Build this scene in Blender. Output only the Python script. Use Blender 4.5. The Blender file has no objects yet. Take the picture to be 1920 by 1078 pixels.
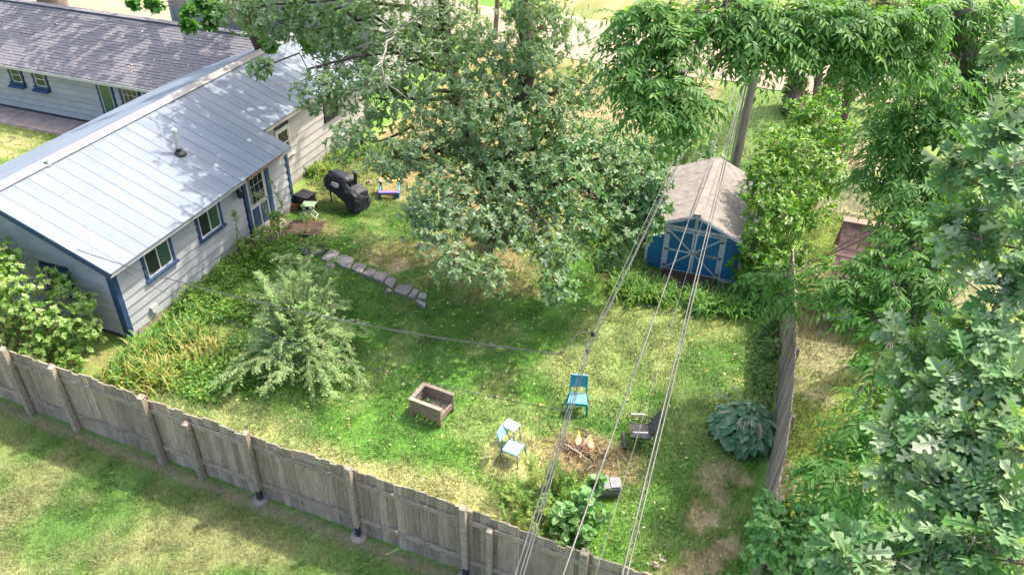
import bpy, math
import numpy as np
from mathutils import Vector, Matrix
R = math.radians
rng = np.random.default_rng(7)
scn = bpy.context.scene
COL = scn.collection

# ------------------------------------------------------------------ camera
F, TH, ROLL, AZ, CH = 1503.0, R(34.85), R(0.83), -R(20.1), 12.5
hf = np.array([math.sin(AZ), math.cos(AZ), 0.]); r0 = np.array([math.cos(AZ), -math.sin(AZ), 0.])
FW = math.cos(TH)*hf + np.array([0, 0, -math.sin(TH)]); u0 = np.cross(r0, FW)
RT = math.cos(ROLL)*r0 + math.sin(ROLL)*u0; UP = -math.sin(ROLL)*r0 + math.cos(ROLL)*u0
cam = bpy.data.cameras.new('camera'); camo = bpy.data.objects.new('camera', cam); COL.objects.link(camo)
m = Matrix.Identity(4)
for i in range(3):
    m[i][0] = RT[i]; m[i][1] = UP[i]; m[i][2] = -FW[i]
m[0][3] = 0; m[1][3] = 0; m[2][3] = CH
camo.matrix_world = m
cam.sensor_width = 36; cam.lens = F/1920*36; cam.clip_start = .1; cam.clip_end = 2000
scn.camera = camo

# ------------------------------------------------------------------ light
SUN_EL, SUN_AZ = R(55), math.atan2(.58, .81)
S = Vector((math.sin(SUN_AZ)*math.cos(SUN_EL), math.cos(SUN_AZ)*math.cos(SUN_EL), math.sin(SUN_EL)))
w = bpy.data.worlds.new('World'); scn.world = w; w.use_nodes = True
nt = w.node_tree; bg = nt.nodes['Background']
sky = nt.nodes.new('ShaderNodeTexSky'); sky.sky_type = 'NISHITA'; sky.sun_disc = False
sky.sun_elevation = SUN_EL; sky.sun_rotation = SUN_AZ
sky.air_density = 1.0; sky.dust_density = 5.0; sky.ozone_density = .6      # hazy summer air
nt.links.new(sky.outputs[0], bg.inputs[0]); bg.inputs[1].default_value = .15
sl = bpy.data.lights.new('sun', 'SUN'); sl.energy = 2.0; sl.angle = R(.55); sl.color = (1, .93, .82)
so = bpy.data.objects.new('sun', sl); COL.objects.link(so); so.rotation_euler = (-S).to_track_quat('-Z', 'Y').to_euler()
scn.view_settings.view_transform = 'Standard'; scn.view_settings.look = 'None'
scn.view_settings.exposure = 1.85; scn.view_settings.gamma = 1
scn.cycles.max_bounces = 8; scn.cycles.transmission_bounces = 6; scn.cycles.diffuse_bounces = 4

# ------------------------------------------------------------------ measuring helpers (true positions in the place)
def ray(x, y): return FW + (x-960)/F*RT - (y-539)/F*UP
def P(x, y, z=0.):                       # point of the picture at height z
    d = ray(x, y); t = (z-CH)/d[2]; return np.array([d[0]*t, d[1]*t, z])
def PT(x, y, dist):                      # point of the picture at a distance
    d = ray(x, y); d = d/np.linalg.norm(d); return d*dist + np.array([0, 0, CH])
def PX(x, y, X): d = ray(x, y); return d*(X/d[0]) + np.array([0, 0, CH])
def PY(x, y, Y): d = ray(x, y); return d*(Y/d[1]) + np.array([0, 0, CH])

# ------------------------------------------------------------------ scene helpers
ORG = {}
def V3(v): return np.array(v, float)
def thing(name, label, cat, loc=(0, 0, 0), rotz=0, group=None, local=False):
    o = bpy.data.objects.new(name, None); COL.objects.link(o); o.empty_display_size = .2
    o.location = [float(v) for v in loc]; o.rotation_euler = (0, 0, rotz)
    o['label'] = label; o['category'] = cat
    if group: o['group'] = group
    ORG[o] = np.zeros(3) if local else V3(loc)
    return o
def tag(o, label=None, cat=None, group=None, kind=None):
    if label: o['label'] = label
    if cat: o['category'] = cat
    if group: o['group'] = group
    if kind: o['kind'] = kind
    return o
def link(name, me, mt, parent=None, loc=None):
    o = bpy.data.objects.new(name, me); COL.objects.link(o)
    if mt is not None and not me.materials: me.materials.append(mt)
    if parent is not None: o.parent = parent
    if loc is not None: o.location = [float(v) for v in loc]
    return o
class MB:
    def __init__(s): s.v = []; s.f = []
    def add(s, v, f):
        n = len(s.v); s.v += [tuple(float(c) for c in p) for p in v]; s.f += [tuple(i+n for i in q) for q in f]; return s
    def hexa(s, p):
        return s.add(p, [(3,2,1,0),(4,5,6,7),(0,1,5,4),(1,2,6,5),(2,3,7,6),(3,0,4,7)])
    def box(s, a, b, jit=0):
        x0,y0,z0 = a; x1,y1,z1 = b
        p = V3([(x0,y0,z0),(x1,y0,z0),(x1,y1,z0),(x0,y1,z0),(x0,y0,z1),(x1,y0,z1),(x1,y1,z1),(x0,y1,z1)])
        if jit: p = p + rng.normal(0, jit, p.shape)
        return s.hexa(p)
    def bar(s, a, b, w, h, up=(0,0,1)):                      # a beam from a to b, w wide and h thick
        a = V3(a); b = V3(b); d = b-a; d = d/np.linalg.norm(d); up = V3(up)
        e = np.cross(d, up); e = e/np.linalg.norm(e); n = np.cross(e, d)
        c = [(-1,-1),(1,-1),(1,1),(-1,1)]
        return s.hexa([q + e*w/2*i + n*h/2*j for q in (a,b) for i,j in c])
    def prism(s, poly, z0, z1):
        n = len(poly); v = [(p[0],p[1],z0) for p in poly] + [(p[0],p[1],z1) for p in poly]
        return s.add(v, [tuple(range(n-1,-1,-1)), tuple(range(n,2*n))] + [(i,(i+1)%n,n+(i+1)%n,n+i) for i in range(n)])
    def tube(s, pts, rad, k=6, cap=True):
        pts = [V3(p) for p in pts]; n = len(pts)
        if np.isscalar(rad): rad = [rad]*n
        vs = []; e = None
        for i,p in enumerate(pts):
            d = pts[min(i+1,n-1)] - pts[max(i-1,0)]; d = d/(np.linalg.norm(d)+1e-9)
            if e is None:
                a = V3((0,0,1)) if abs(d[2]) < .9 else V3((1,0,0)); e = np.cross(d, a)
            e = e - d*np.dot(e,d); e = e/(np.linalg.norm(e)+1e-9); b = np.cross(d, e)
            for j in range(k):
                t = 2*math.pi*j/k; vs.append(p + rad[i]*(math.cos(t)*e + math.sin(t)*b))
        fs = [(i*k+j, i*k+(j+1)%k, (i+1)*k+(j+1)%k, (i+1)*k+j) for i in range(n-1) for j in range(k)]
        if cap: fs += [tuple(range(k-1,-1,-1)), tuple(range((n-1)*k, n*k))]
        return s.add(vs, fs)
    def lathe(s, c, prof, k=16, sx=1, sy=1):
        c = V3(c); n = len(prof)
        vs = [c + V3((r*math.cos(2*math.pi*j/k)*sx, r*math.sin(2*math.pi*j/k)*sy, z)) for r,z in prof for j in range(k)]
        fs = [(i*k+j, i*k+(j+1)%k, (i+1)*k+(j+1)%k, (i+1)*k+j) for i in range(n-1) for j in range(k)]
        fs += [tuple(range(k-1,-1,-1)), tuple(range((n-1)*k, n*k))]
        return s.add(vs, fs)
    def build(s, name, mt, parent=None, smooth=False, bevel=0):
        o3 = ORG.get(parent, np.zeros(3)) if parent is not None else np.zeros(3)
        me = bpy.data.meshes.new(name)
        me.from_pydata([tuple(V3(p)-o3) for p in s.v], [], s.f); me.update()
        if smooth: me.polygons.foreach_set('use_smooth', [True]*len(me.polygons))
        o = link(name, me, mt, parent); ORG[o] = o3
        if bevel:
            b = o.modifiers.new('bevel', 'BEVEL'); b.width = bevel; b.segments = 2; b.limit_method = 'ANGLE'
        return o
def npmesh(name, verts, loops, sizes, mt, parent=None, rnd=None, col=None, smooth=False):
    """big mesh from arrays; rnd is a number per vertex that the leaf materials read, col a colour per vertex"""
    o3 = ORG.get(parent, np.zeros(3)) if parent is not None else np.zeros(3)
    me = bpy.data.meshes.new(name); n = len(verts)
    me.vertices.add(n); me.vertices.foreach_set('co', (np.asarray(verts)-o3).astype(np.float32).ravel())
    me.loops.add(len(loops)); me.loops.foreach_set('vertex_index', np.asarray(loops, np.int32))
    st = np.concatenate([[0], np.cumsum(sizes)[:-1]]).astype(np.int32)
    me.polygons.add(len(sizes)); me.polygons.foreach_set('loop_start', st); me.polygons.foreach_set('loop_total', np.asarray(sizes, np.int32))
    if smooth: me.polygons.foreach_set('use_smooth', np.ones(len(sizes), bool))
    if rnd is not None:
        a = me.attributes.new('rnd', 'FLOAT', 'POINT'); a.data.foreach_set('value', np.asarray(rnd, np.float32))
    if col is not None:
        a = me.attributes.new('tone', 'FLOAT_COLOR', 'POINT')
        a.data.foreach_set('color', np.concatenate([col, np.ones((n,1))], 1).astype(np.float32).ravel())
    me.update(calc_edges=True); me.validate()
    o = link(name, me, mt, parent); ORG[o] = o3
    return o

# ------------------------------------------------------------------ materials
def newmat(name):
    m = bpy.data.materials.new(name); m.use_nodes = True; n = m.node_tree
    return m, n, n.nodes['Principled BSDF'], n.nodes['Material Output']
def node(n, t, **k):
    x = n.nodes.new(t)
    for a,b in k.items():
        if a.startswith('i_'): x.inputs[a[2:].replace('_',' ')].default_value = b
        else: setattr(x, a, b)
    return x
def pm(name, col, col2=None, rough=.8, scale=6., var=.25, bump=.15, bscale=40., stretch=(1,1,1), spec=.3, metal=0, orand=.12, speck=None, speck_scale=60., speck_lo=.62, coat=0):
    """paint, wood, stone: two tones by noise, piece to piece variation, fine relief, optional specks"""
    m, n, b, out = newmat(name); L = n.links.new
    tc = node(n,'ShaderNodeTexCoord'); mp = node(n,'ShaderNodeMapping'); mp.inputs['Scale'].default_value = stretch
    L(tc.outputs['Object'], mp.inputs[0])
    oi = node(n,'ShaderNodeObjectInfo'); off = node(n,'ShaderNodeVectorMath', operation='ADD')
    sc = node(n,'ShaderNodeVectorMath', operation='SCALE'); cv = node(n,'ShaderNodeCombineXYZ')
    L(oi.outputs['Random'], cv.inputs[0]); L(oi.outputs['Random'], cv.inputs[1]); L(cv.outputs[0], sc.inputs[0]); sc.inputs['Scale'].default_value = 37.
    L(mp.outputs[0], off.inputs[0]); L(sc.outputs[0], off.inputs[1])
    nz = node(n,'ShaderNodeTexNoise'); nz.inputs['Scale'].default_value = scale; nz.inputs['Detail'].default_value = 6; L(off.outputs[0], nz.inputs['Vector'])
    c2 = col2 or tuple(c*(1-var) for c in col)
    mx = node(n,'ShaderNodeMix', data_type='RGBA'); mx.inputs[6].default_value = (*col,1); mx.inputs[7].default_value = (*c2,1)
    rp = node(n,'ShaderNodeMapRange'); rp.inputs[1].default_value = .35; rp.inputs[2].default_value = .65; L(nz.outputs[0], rp.inputs[0]); L(rp.outputs[0], mx.inputs[0])
    cur = mx.outputs[2]
    if speck:
        sp = node(n,'ShaderNodeTexNoise'); sp.inputs['Scale'].default_value = speck_scale; sp.inputs['Detail'].default_value = 3; L(tc.outputs['Object'], sp.inputs['Vector'])
        r2 = node(n,'ShaderNodeMapRange'); r2.inputs[1].default_value = speck_lo; r2.inputs[2].default_value = speck_lo+.06; L(sp.outputs[0], r2.inputs[0])
        m2 = node(n,'ShaderNodeMix', data_type='RGBA'); m2.inputs[7].default_value = (*speck,1); L(r2.outputs[0], m2.inputs[0]); L(cur, m2.inputs[6]); cur = m2.outputs[2]
    if orand:
        hs = node(n,'ShaderNodeHueSaturation'); rr = node(n,'ShaderNodeMapRange'); rr.inputs[3].default_value = 1-orand; rr.inputs[4].default_value = 1+orand
        L(oi.outputs['Random'], rr.inputs[0]); L(rr.outputs[0], hs.inputs['Value']); L(cur, hs.inputs['Color']); cur = hs.outputs[0]
    L(cur, b.inputs['Base Color'])
    b.inputs['Roughness'].default_value = rough; b.inputs['Specular IOR Level'].default_value = spec; b.inputs['Metallic'].default_value = metal
    if coat: b.inputs['Coat Weight'].default_value = coat
    if bump:
        n2 = node(n,'ShaderNodeTexNoise'); n2.inputs['Scale'].default_value = bscale; n2.inputs['Detail'].default_value = 4; L(off.outputs[0], n2.inputs['Vector'])
        bp = node(n,'ShaderNodeBump'); bp.inputs['Strength'].default_value = bump; bp.inputs['Distance'].default_value = .02; L(n2.outputs[0], bp.inputs['Height']); L(bp.outputs[0], b.inputs['Normal'])
    return m
def leafmat(name, cols, trans=.3, rough=.5, spec=.35, tcol=None):
    """foliage: tone by the number each leaf carries, light passing through the blade"""
    m, n, b, out = newmat(name); L = n.links.new
    at = node(n,'ShaderNodeAttribute', attribute_name='rnd'); oi = node(n,'ShaderNodeObjectInfo')
    ad = node(n,'ShaderNodeMath', operation='MULTIPLY_ADD'); L(oi.outputs['Random'], ad.inputs[0]); ad.inputs[1].default_value = .12; L(at.outputs['Fac'], ad.inputs[2])
    cr = node(n,'ShaderNodeValToRGB'); e = cr.color_ramp.elements
    while len(e) < len(cols): e.new(.5)
    cols = [tuple(v*k for v in c) for c,k in zip(cols,(1.5,1.25,1.1,1,1))]
    for i,c in enumerate(cols): e[i].position = i/(len(cols)-1); e[i].color = (*c,1)
    L(ad.outputs[0], cr.inputs[0]); L(cr.outputs[0], b.inputs['Base Color'])
    b.inputs['Roughness'].default_value = rough; b.inputs['Specular IOR Level'].default_value = spec
    tr = node(n,'ShaderNodeBsdfTranslucent'); mxc = node(n,'ShaderNodeMix', data_type='RGBA'); mxc.blend_type = 'MULTIPLY'; mxc.inputs[0].default_value = 1
    L(cr.outputs[0], mxc.inputs[6]); mxc.inputs[7].default_value = (*(tcol or (1.5,1.6,.6)),1); L(mxc.outputs[2], tr.inputs[0])
    ms = node(n,'ShaderNodeMixShader'); ms.inputs[0].default_value = trans; L(b.outputs[0], ms.inputs[1]); L(tr.outputs[0], ms.inputs[2]); L(ms.outputs[0], out.inputs[0])
    return m
def glassmat(name, col, rough=.08):
    m, n, b, out = newmat(name); b.inputs['Base Color'].default_value = (*col,1); b.inputs['Roughness'].default_value = rough; b.inputs['Specular IOR Level'].default_value = .6
    return m
M = {}
M['roofmetal'] = pm('pale blue painted metal', (.175,.205,.24), (.14,.17,.21), rough=.55, scale=2.2, stretch=(.3,1.6,.3), bump=.08, bscale=4, spec=.4, orand=.06, speck=(.15,.15,.15), speck_scale=30, speck_lo=.7)
M['ridgemetal'] = pm('white ridge metal', (.27,.26,.25), rough=.5, scale=3, var=.1, bump=.04, orand=0)
M['siding'] = pm('pale grey siding paint', (.345,.355,.37), (.29,.3,.315), rough=.6, scale=2.2, bump=.06, bscale=60, orand=.05)
M['siding_wh'] = pm('off white siding paint', (.35,.335,.31), (.3,.29,.27), rough=.65, scale=2.2, bump=.06, orand=.04)
M['blue_trim'] = pm('dark blue trim paint', (.022,.05,.11), (.035,.07,.14), rough=.5, scale=7, bump=.05)
M['white_trim'] = pm('white trim paint', (.48,.48,.46), (.4,.4,.38), rough=.5, scale=9, bump=.05)
M['bracket'] = pm('dark slate metal bracket', (.03,.035,.045), rough=.5, bump=0)
M['gap_shade'] = pm('dark core painted as lap shadow', (.07,.07,.075), rough=.9, bump=0, orand=0)  # core behind the boards painted dark, so their gaps read as lap shadows
M['glass'] = glassmat('dark window glass', (.02,.025,.025))
M['screen'] = glassmat('green window screen', (.025,.07,.045), .5)
M['greendoor'] = pm('green storm door', (.03,.12,.07), rough=.25, scale=4, bump=0, spec=.6)
M['shingle'] = pm('grey violet asphalt shingle', (.14,.135,.15), (.2,.19,.2), rough=.95, scale=14, bump=.5, bscale=160, speck=(.42,.4,.38), speck_scale=38, speck_lo=.66, orand=0)
M['shingle_tan'] = pm('weathered tan shingle', (.255,.23,.205), (.185,.165,.145), rough=.95, scale=5, bump=.5, bscale=160, speck=(.3,.16,.09), speck_scale=9, speck_lo=.66, orand=0)
M['shingle_pink'] = pm('pinkish brown shingle', (.33,.2,.16), (.25,.15,.12), rough=.95, scale=10, bump=.4, bscale=120, orand=.25)
M['concrete'] = pm('weathered walk concrete', (.34,.27,.235), (.24,.19,.17), rough=.95, scale=2.5, bump=.3, bscale=60, orand=.08)
M['pale_paving'] = pm('pale dusty gravel', (.28,.225,.175), (.24,.2,.14), rough=1, scale=.5, bump=.4, bscale=40, orand=0)
M['fencewood'] = pm('grey weathered fence wood', (.36,.29,.22), (.24,.19,.14), rough=.95, scale=5, stretch=(5,5,.55), bump=.6, bscale=22, orand=.3, speck=(.42,.4,.33), speck_scale=42, speck_lo=.6)
M['railwood'] = pm('pale weathered rail wood', (.36,.295,.235), (.25,.2,.155), rough=.95, scale=5, stretch=(.6,5,5), bump=.5, bscale=22, orand=.15, speck=(.09,.1,.04), speck_scale=18, speck_lo=.6)
M['planterwood'] = pm('brown stained planter wood', (.19,.15,.115), (.27,.22,.17), rough=.8, scale=6, stretch=(1,3,3), bump=.4, bscale=18, orand=.2)
M['polewood'] = pm('grey brown pole wood', (.34,.28,.225), (.2,.16,.125), rough=.95, scale=6, stretch=(4,4,.25), bump=.8, bscale=14, orand=0)
M['shedblue'] = pm('blue shed paint', (.014,.115,.225), (.02,.14,.26), rough=.55, scale=3, bump=.1, bscale=50, orand=.08)
M['shedtrim'] = pm('flaking white shed trim', (.48,.5,.53), (.34,.37,.4), rough=.7, scale=14, bump=.2, orand=.06, speck=(.2,.24,.3), speck_scale=40, speck_lo=.64)
M['black'] = pm('black vinyl cover', (.012,.013,.017), (.022,.022,.028), rough=.55, scale=5, bump=.9, bscale=9, spec=.3, orand=0)
M['blackmetal'] = pm('black painted metal', (.02,.02,.02), rough=.45, scale=9, bump=.05, spec=.5)
M['sling'] = pm('dark woven sling', (.07,.07,.065), (.1,.095,.085), rough=.8, scale=60, bump=.3, bscale=200)
M['teal'] = pm('teal plastic', (.0,.22,.29), (.0,.26,.33), rough=.4, scale=5, bump=.03, spec=.5)
M['tealseat'] = pm('pale blue plastic seat', (.08,.27,.36), (.14,.3,.38), rough=.45, scale=9, bump=.03, spec=.5)
M['ltblue'] = pm('powder blue seat mesh', (.19,.31,.38), (.25,.36,.42), rough=.6, scale=10, bump=.1)
M['blueleg'] = pm('blue steel tube', (.03,.18,.27), rough=.4, scale=10, bump=.03, spec=.5)
M['whiteboard'] = pm('white painted boards', (.48,.46,.45), (.42,.4,.38), rough=.6, scale=8, bump=.1)
M['stone'] = pm('grey violet flagstone', (.3,.265,.25), (.22,.195,.185), rough=.95, scale=6, bump=.6, bscale=25, orand=.15, speck=(.2,.2,.1), speck_scale=12, speck_lo=.62)
M['rocktan'] = pm('tan rock', (.38,.31,.25), (.28,.22,.18), rough=.95, scale=6, bump=.6, bscale=18)
M['terracotta'] = pm('terracotta', (.36,.13,.06), (.28,.1,.05), rough=.85, scale=9, bump=.1)
M['sage'] = pm('sage green stool top', (.2,.3,.17), (.26,.35,.21), rough=.6, scale=9, bump=.05)
M['purple'] = pm('purple plastic', (.2,.13,.42), rough=.4, scale=5, var=.1, bump=0, spec=.5)
M['toyteal'] = pm('teal toy plastic', (.0,.2,.24), rough=.4, scale=5, var=.2, bump=0, spec=.5)
M['orange'] = pm('faded orange plastic', (.6,.33,.06), (.68,.45,.17), rough=.5, scale=5, bump=0)
M['deckwood'] = pm('dark wet deck wood', (.1,.065,.045), (.06,.04,.03), rough=.8, scale=5, stretch=(1,4,1), bump=.4, bscale=15)
M['bark'] = pm('dark ridged bark', (.135,.1,.08), (.05,.036,.03), rough=1, scale=7, stretch=(3,3,.5), bump=1, bscale=10, orand=.1)
M['barklight'] = pm('grey brown bark', (.25,.2,.165), (.12,.09,.075), rough=1, scale=7, stretch=(3,3,.5), bump=1, bscale=12, orand=.1)
M['deadwood'] = pm('bleached dead wood', (.42,.37,.32), (.3,.25,.21), rough=.95, scale=9, bump=.4, bscale=25, orand=.15)
M['twig'] = pm('brown twig', (.2,.13,.085), (.3,.2,.13), rough=.95, scale=7, bump=.3, bscale=30, orand=.35)
M['wire'] = pm('weathered black cable', (.045,.045,.05), (.09,.09,.095), rough=.5, scale=3, bump=0, spec=.5, orand=0)
M['wire_alu'] = pm('dull bare aluminium cable', (.135,.13,.125), (.08,.077,.074), rough=.5, scale=2.5, bump=0, spec=.5, metal=.35, orand=.05)
M['galv'] = pm('galvanised steel', (.32,.33,.34), rough=.45, scale=20, bump=0, metal=.5, spec=.5)
M['cream'] = pm('cream painted boards', (.45,.41,.36), (.38,.34,.3), rough=.7, scale=4, bump=.1)
M['tan'] = pm('tan painted gable', (.5,.38,.19), rough=.7, scale=4, bump=.1)
M['greyplastic'] = pm('grey plastic', (.24,.23,.24), (.16,.15,.16), rough=.5, scale=6, bump=.05)
M['ball'] = pm('bright green rubber', (.12,.42,.1), rough=.6, scale=9, bump=.1)
M['birdbath'] = pm('stained stone birdbath', (.36,.28,.22), (.24,.15,.09), rough=.9, scale=8, bump=.3)
M['print'] = pm('white print', (.75,.75,.75), rough=.6, scale=9, var=.1, bump=0)
M['bronze'] = pm('rusted metal strip', (.3,.19,.12), (.2,.11,.07), rough=.8, scale=12, bump=.2)
fm, fn, fb, fo = newmat('fire flame')
em = node(fn,'ShaderNodeEmission'); tc = node(fn,'ShaderNodeTexCoord'); sx = node(fn,'ShaderNodeSeparateXYZ'); cr = node(fn,'ShaderNodeValToRGB')
fn.links.new(tc.outputs['Generated'], sx.inputs[0]); fn.links.new(sx.outputs[2], cr.inputs[0])
cr.color_ramp.elements[0].color = (1,.75,.3,1); cr.color_ramp.elements[1].color = (1,.36,.04,1)
em.inputs[1].default_value = 1.1; fn.links.new(cr.outputs[0], em.inputs[0])
trn = node(fn,'ShaderNodeBsdfTransparent'); fms = node(fn,'ShaderNodeMixShader'); fr = node(fn,'ShaderNodeLayerWeight'); fr.inputs[0].default_value = .42
fn.links.new(fr.outputs['Facing'], fms.inputs[0]); fn.links.new(em.outputs[0], fms.inputs[1]); fn.links.new(trn.outputs[0], fms.inputs[2]); fn.links.new(fms.outputs[0], fo.inputs[0]); M['flame'] = fm
M['oak'] = leafmat('blue green oak leaf', [(.06,.12,.045),(.11,.185,.085),(.18,.255,.14),(.36,.41,.3)], trans=.36, rough=.45, spec=.25)
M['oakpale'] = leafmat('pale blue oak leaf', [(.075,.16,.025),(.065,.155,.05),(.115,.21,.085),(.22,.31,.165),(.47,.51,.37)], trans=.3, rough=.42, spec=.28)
M['walnut'] = leafmat('deep green walnut leaf', [(.03,.09,.015),(.055,.145,.028),(.095,.2,.045),(.19,.3,.085)], trans=.42, rough=.5, spec=.25)
M['lilac'] = leafmat('fresh green shrub leaf', [(.04,.11,.015),(.085,.19,.025),(.15,.27,.045),(.36,.42,.2)], trans=.45, rough=.36, spec=.4)
M['maple'] = leafmat('pale green maple leaf', [(.07,.15,.025),(.13,.24,.05),(.24,.34,.1),(.46,.5,.26)], trans=.35, rough=.45, spec=.25)
M['elm'] = leafmat('grey green elm leaf', [(.07,.15,.035),(.125,.225,.065),(.2,.3,.11),(.32,.4,.2)], trans=.32, rough=.5, spec=.2)
M['currant'] = leafmat('mid green currant leaf', [(.06,.16,.04),(.1,.23,.07),(.15,.29,.1),(.22,.36,.14)], trans=.35, rough=.5)
M['hosta'] = leafmat('dark blue green hosta leaf', [(.035,.105,.045),(.07,.155,.075),(.125,.22,.12),(.24,.32,.21)], trans=.12, rough=.45)
M['lily'] = leafmat('yellowing daylily blade', [(.06,.15,.03),(.11,.22,.04),(.2,.28,.06),(.42,.34,.12)], trans=.3, rough=.5)
M['weed'] = leafmat('bright weed leaf', [(.05,.13,.02),(.09,.2,.03),(.14,.26,.04),(.3,.3,.06)], trans=.35, rough=.55)
M['groundleaf'] = leafmat('ground cover leaf', [(.04,.1,.025),(.07,.15,.035),(.11,.2,.05),(.26,.26,.09)], trans=.25, rough=.6)
M['spruce'] = leafmat('sparse conifer needle', [(.08,.07,.03),(.1,.11,.04),(.12,.14,.06),(.2,.19,.1)], trans=.15, rough=.7)
M['ivy'] = leafmat('ivy leaf', [(.03,.07,.015),(.05,.1,.02),(.09,.14,.03),(.12,.17,.05)], trans=.2, rough=.5)
M['drypetal'] = leafmat('dry flower stalk', [(.5,.42,.36),(.42,.35,.3)], trans=.1, rough=.8)
# ground and grass take their tone from the turf itself: dry, green, bare
def turfmat(name, grass):
    m, n, b, out = newmat(name); L = n.links.new
    at = node(n,'ShaderNodeAttribute', attribute_name='tone'); cur = at.outputs['Color']
    if not grass:
        tc = node(n,'ShaderNodeTexCoord'); nz = node(n,'ShaderNodeTexNoise'); nz.inputs['Scale'].default_value = 9; nz.inputs['Detail'].default_value = 8; nz.inputs['Roughness'].default_value = .75; L(tc.outputs['Object'], nz.inputs['Vector'])
        mr = node(n,'ShaderNodeMapRange'); mr.inputs[1].default_value = .3; mr.inputs[2].default_value = .7; mr.inputs[3].default_value = .62; mr.inputs[4].default_value = 1.38; L(nz.outputs[0], mr.inputs[0])
        hs = node(n,'ShaderNodeHueSaturation'); L(mr.outputs[0], hs.inputs['Value']); L(cur, hs.inputs['Color']); L(hs.outputs[0], b.inputs['Base Color'])
        n2 = node(n,'ShaderNodeTexNoise'); n2.inputs['Scale'].default_value = 28; n2.inputs['Detail'].default_value = 5; L(tc.outputs['Object'], n2.inputs['Vector'])
        bp = node(n,'ShaderNodeBump'); bp.inputs['Strength'].default_value = .7; bp.inputs['Distance'].default_value = .05; L(n2.outputs[0], bp.inputs['Height']); L(bp.outputs[0], b.inputs['Normal'])
        b.inputs['Roughness'].default_value = 1; b.inputs['Specular IOR Level'].default_value = .1
    else:
        L(cur, b.inputs['Base Color']); b.inputs['Roughness'].default_value = .6; b.inputs['Specular IOR Level'].default_value = .25
        tr = node(n,'ShaderNodeBsdfTranslucent'); L(cur, tr.inputs[0]); ms = node(n,'ShaderNodeMixShader'); ms.inputs[0].default_value = .3
        L(b.outputs[0], ms.inputs[1]); L(tr.outputs[0], ms.inputs[2]); L(ms.outputs[0], out.inputs[0])
    return m
M['soil'] = turfmat('turf soil', False); M['grass'] = turfmat('grass blade', True)

# ================================================================== SETTING: ground
_lat = np.random.default_rng(3).random((256,256))
def vnoise(x, y, s, o=0):
    x = np.asarray(x)/s + 31.7*o + 900; y = np.asarray(y)/s + 17.3*o + 900
    i = np.floor(x).astype(int); j = np.floor(y).astype(int); u = x-i; v = y-j; u = u*u*(3-2*u); v = v*v*(3-2*v)
    g = lambda a,b: _lat[a % 256, b % 256]
    return (g(i,j)*(1-u)+g(i+1,j)*u)*(1-v) + (g(i,j+1)*(1-u)+g(i+1,j+1)*u)*v
def fbm(x, y, s, o=0): return (vnoise(x,y,s,o) + .5*vnoise(x,y,s/2.1,o+1) + .25*vnoise(x,y,s/4.3,o+2) + .13*vnoise(x,y,s/9,o+3))/1.88
def sm(a, b, x): t = np.clip((x-a)/(b-a), 0, 1); return t*t*(3-2*t)
_bn = [None, None]
def blob(x, y, cx, cy, rx, ry=None, n=.35):
    if _bn[0] is not x: _bn[0] = x; _bn[1] = fbm(x,y,1.1,9)
    ry = ry or rx; d = np.hypot((x-cx)/rx, (y-cy)/ry) + (_bn[1]-.5)*2*n; return 1-sm(.6,1.1,d)
GREEN, DEEP, YEL, DRY, LITTER, DUST, PALE = map(V3, [(.11,.225,.04),(.085,.195,.033),(.17,.25,.06),(.4,.365,.17),(.25,.185,.095),(.33,.26,.165),(.34,.29,.18)])
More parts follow.
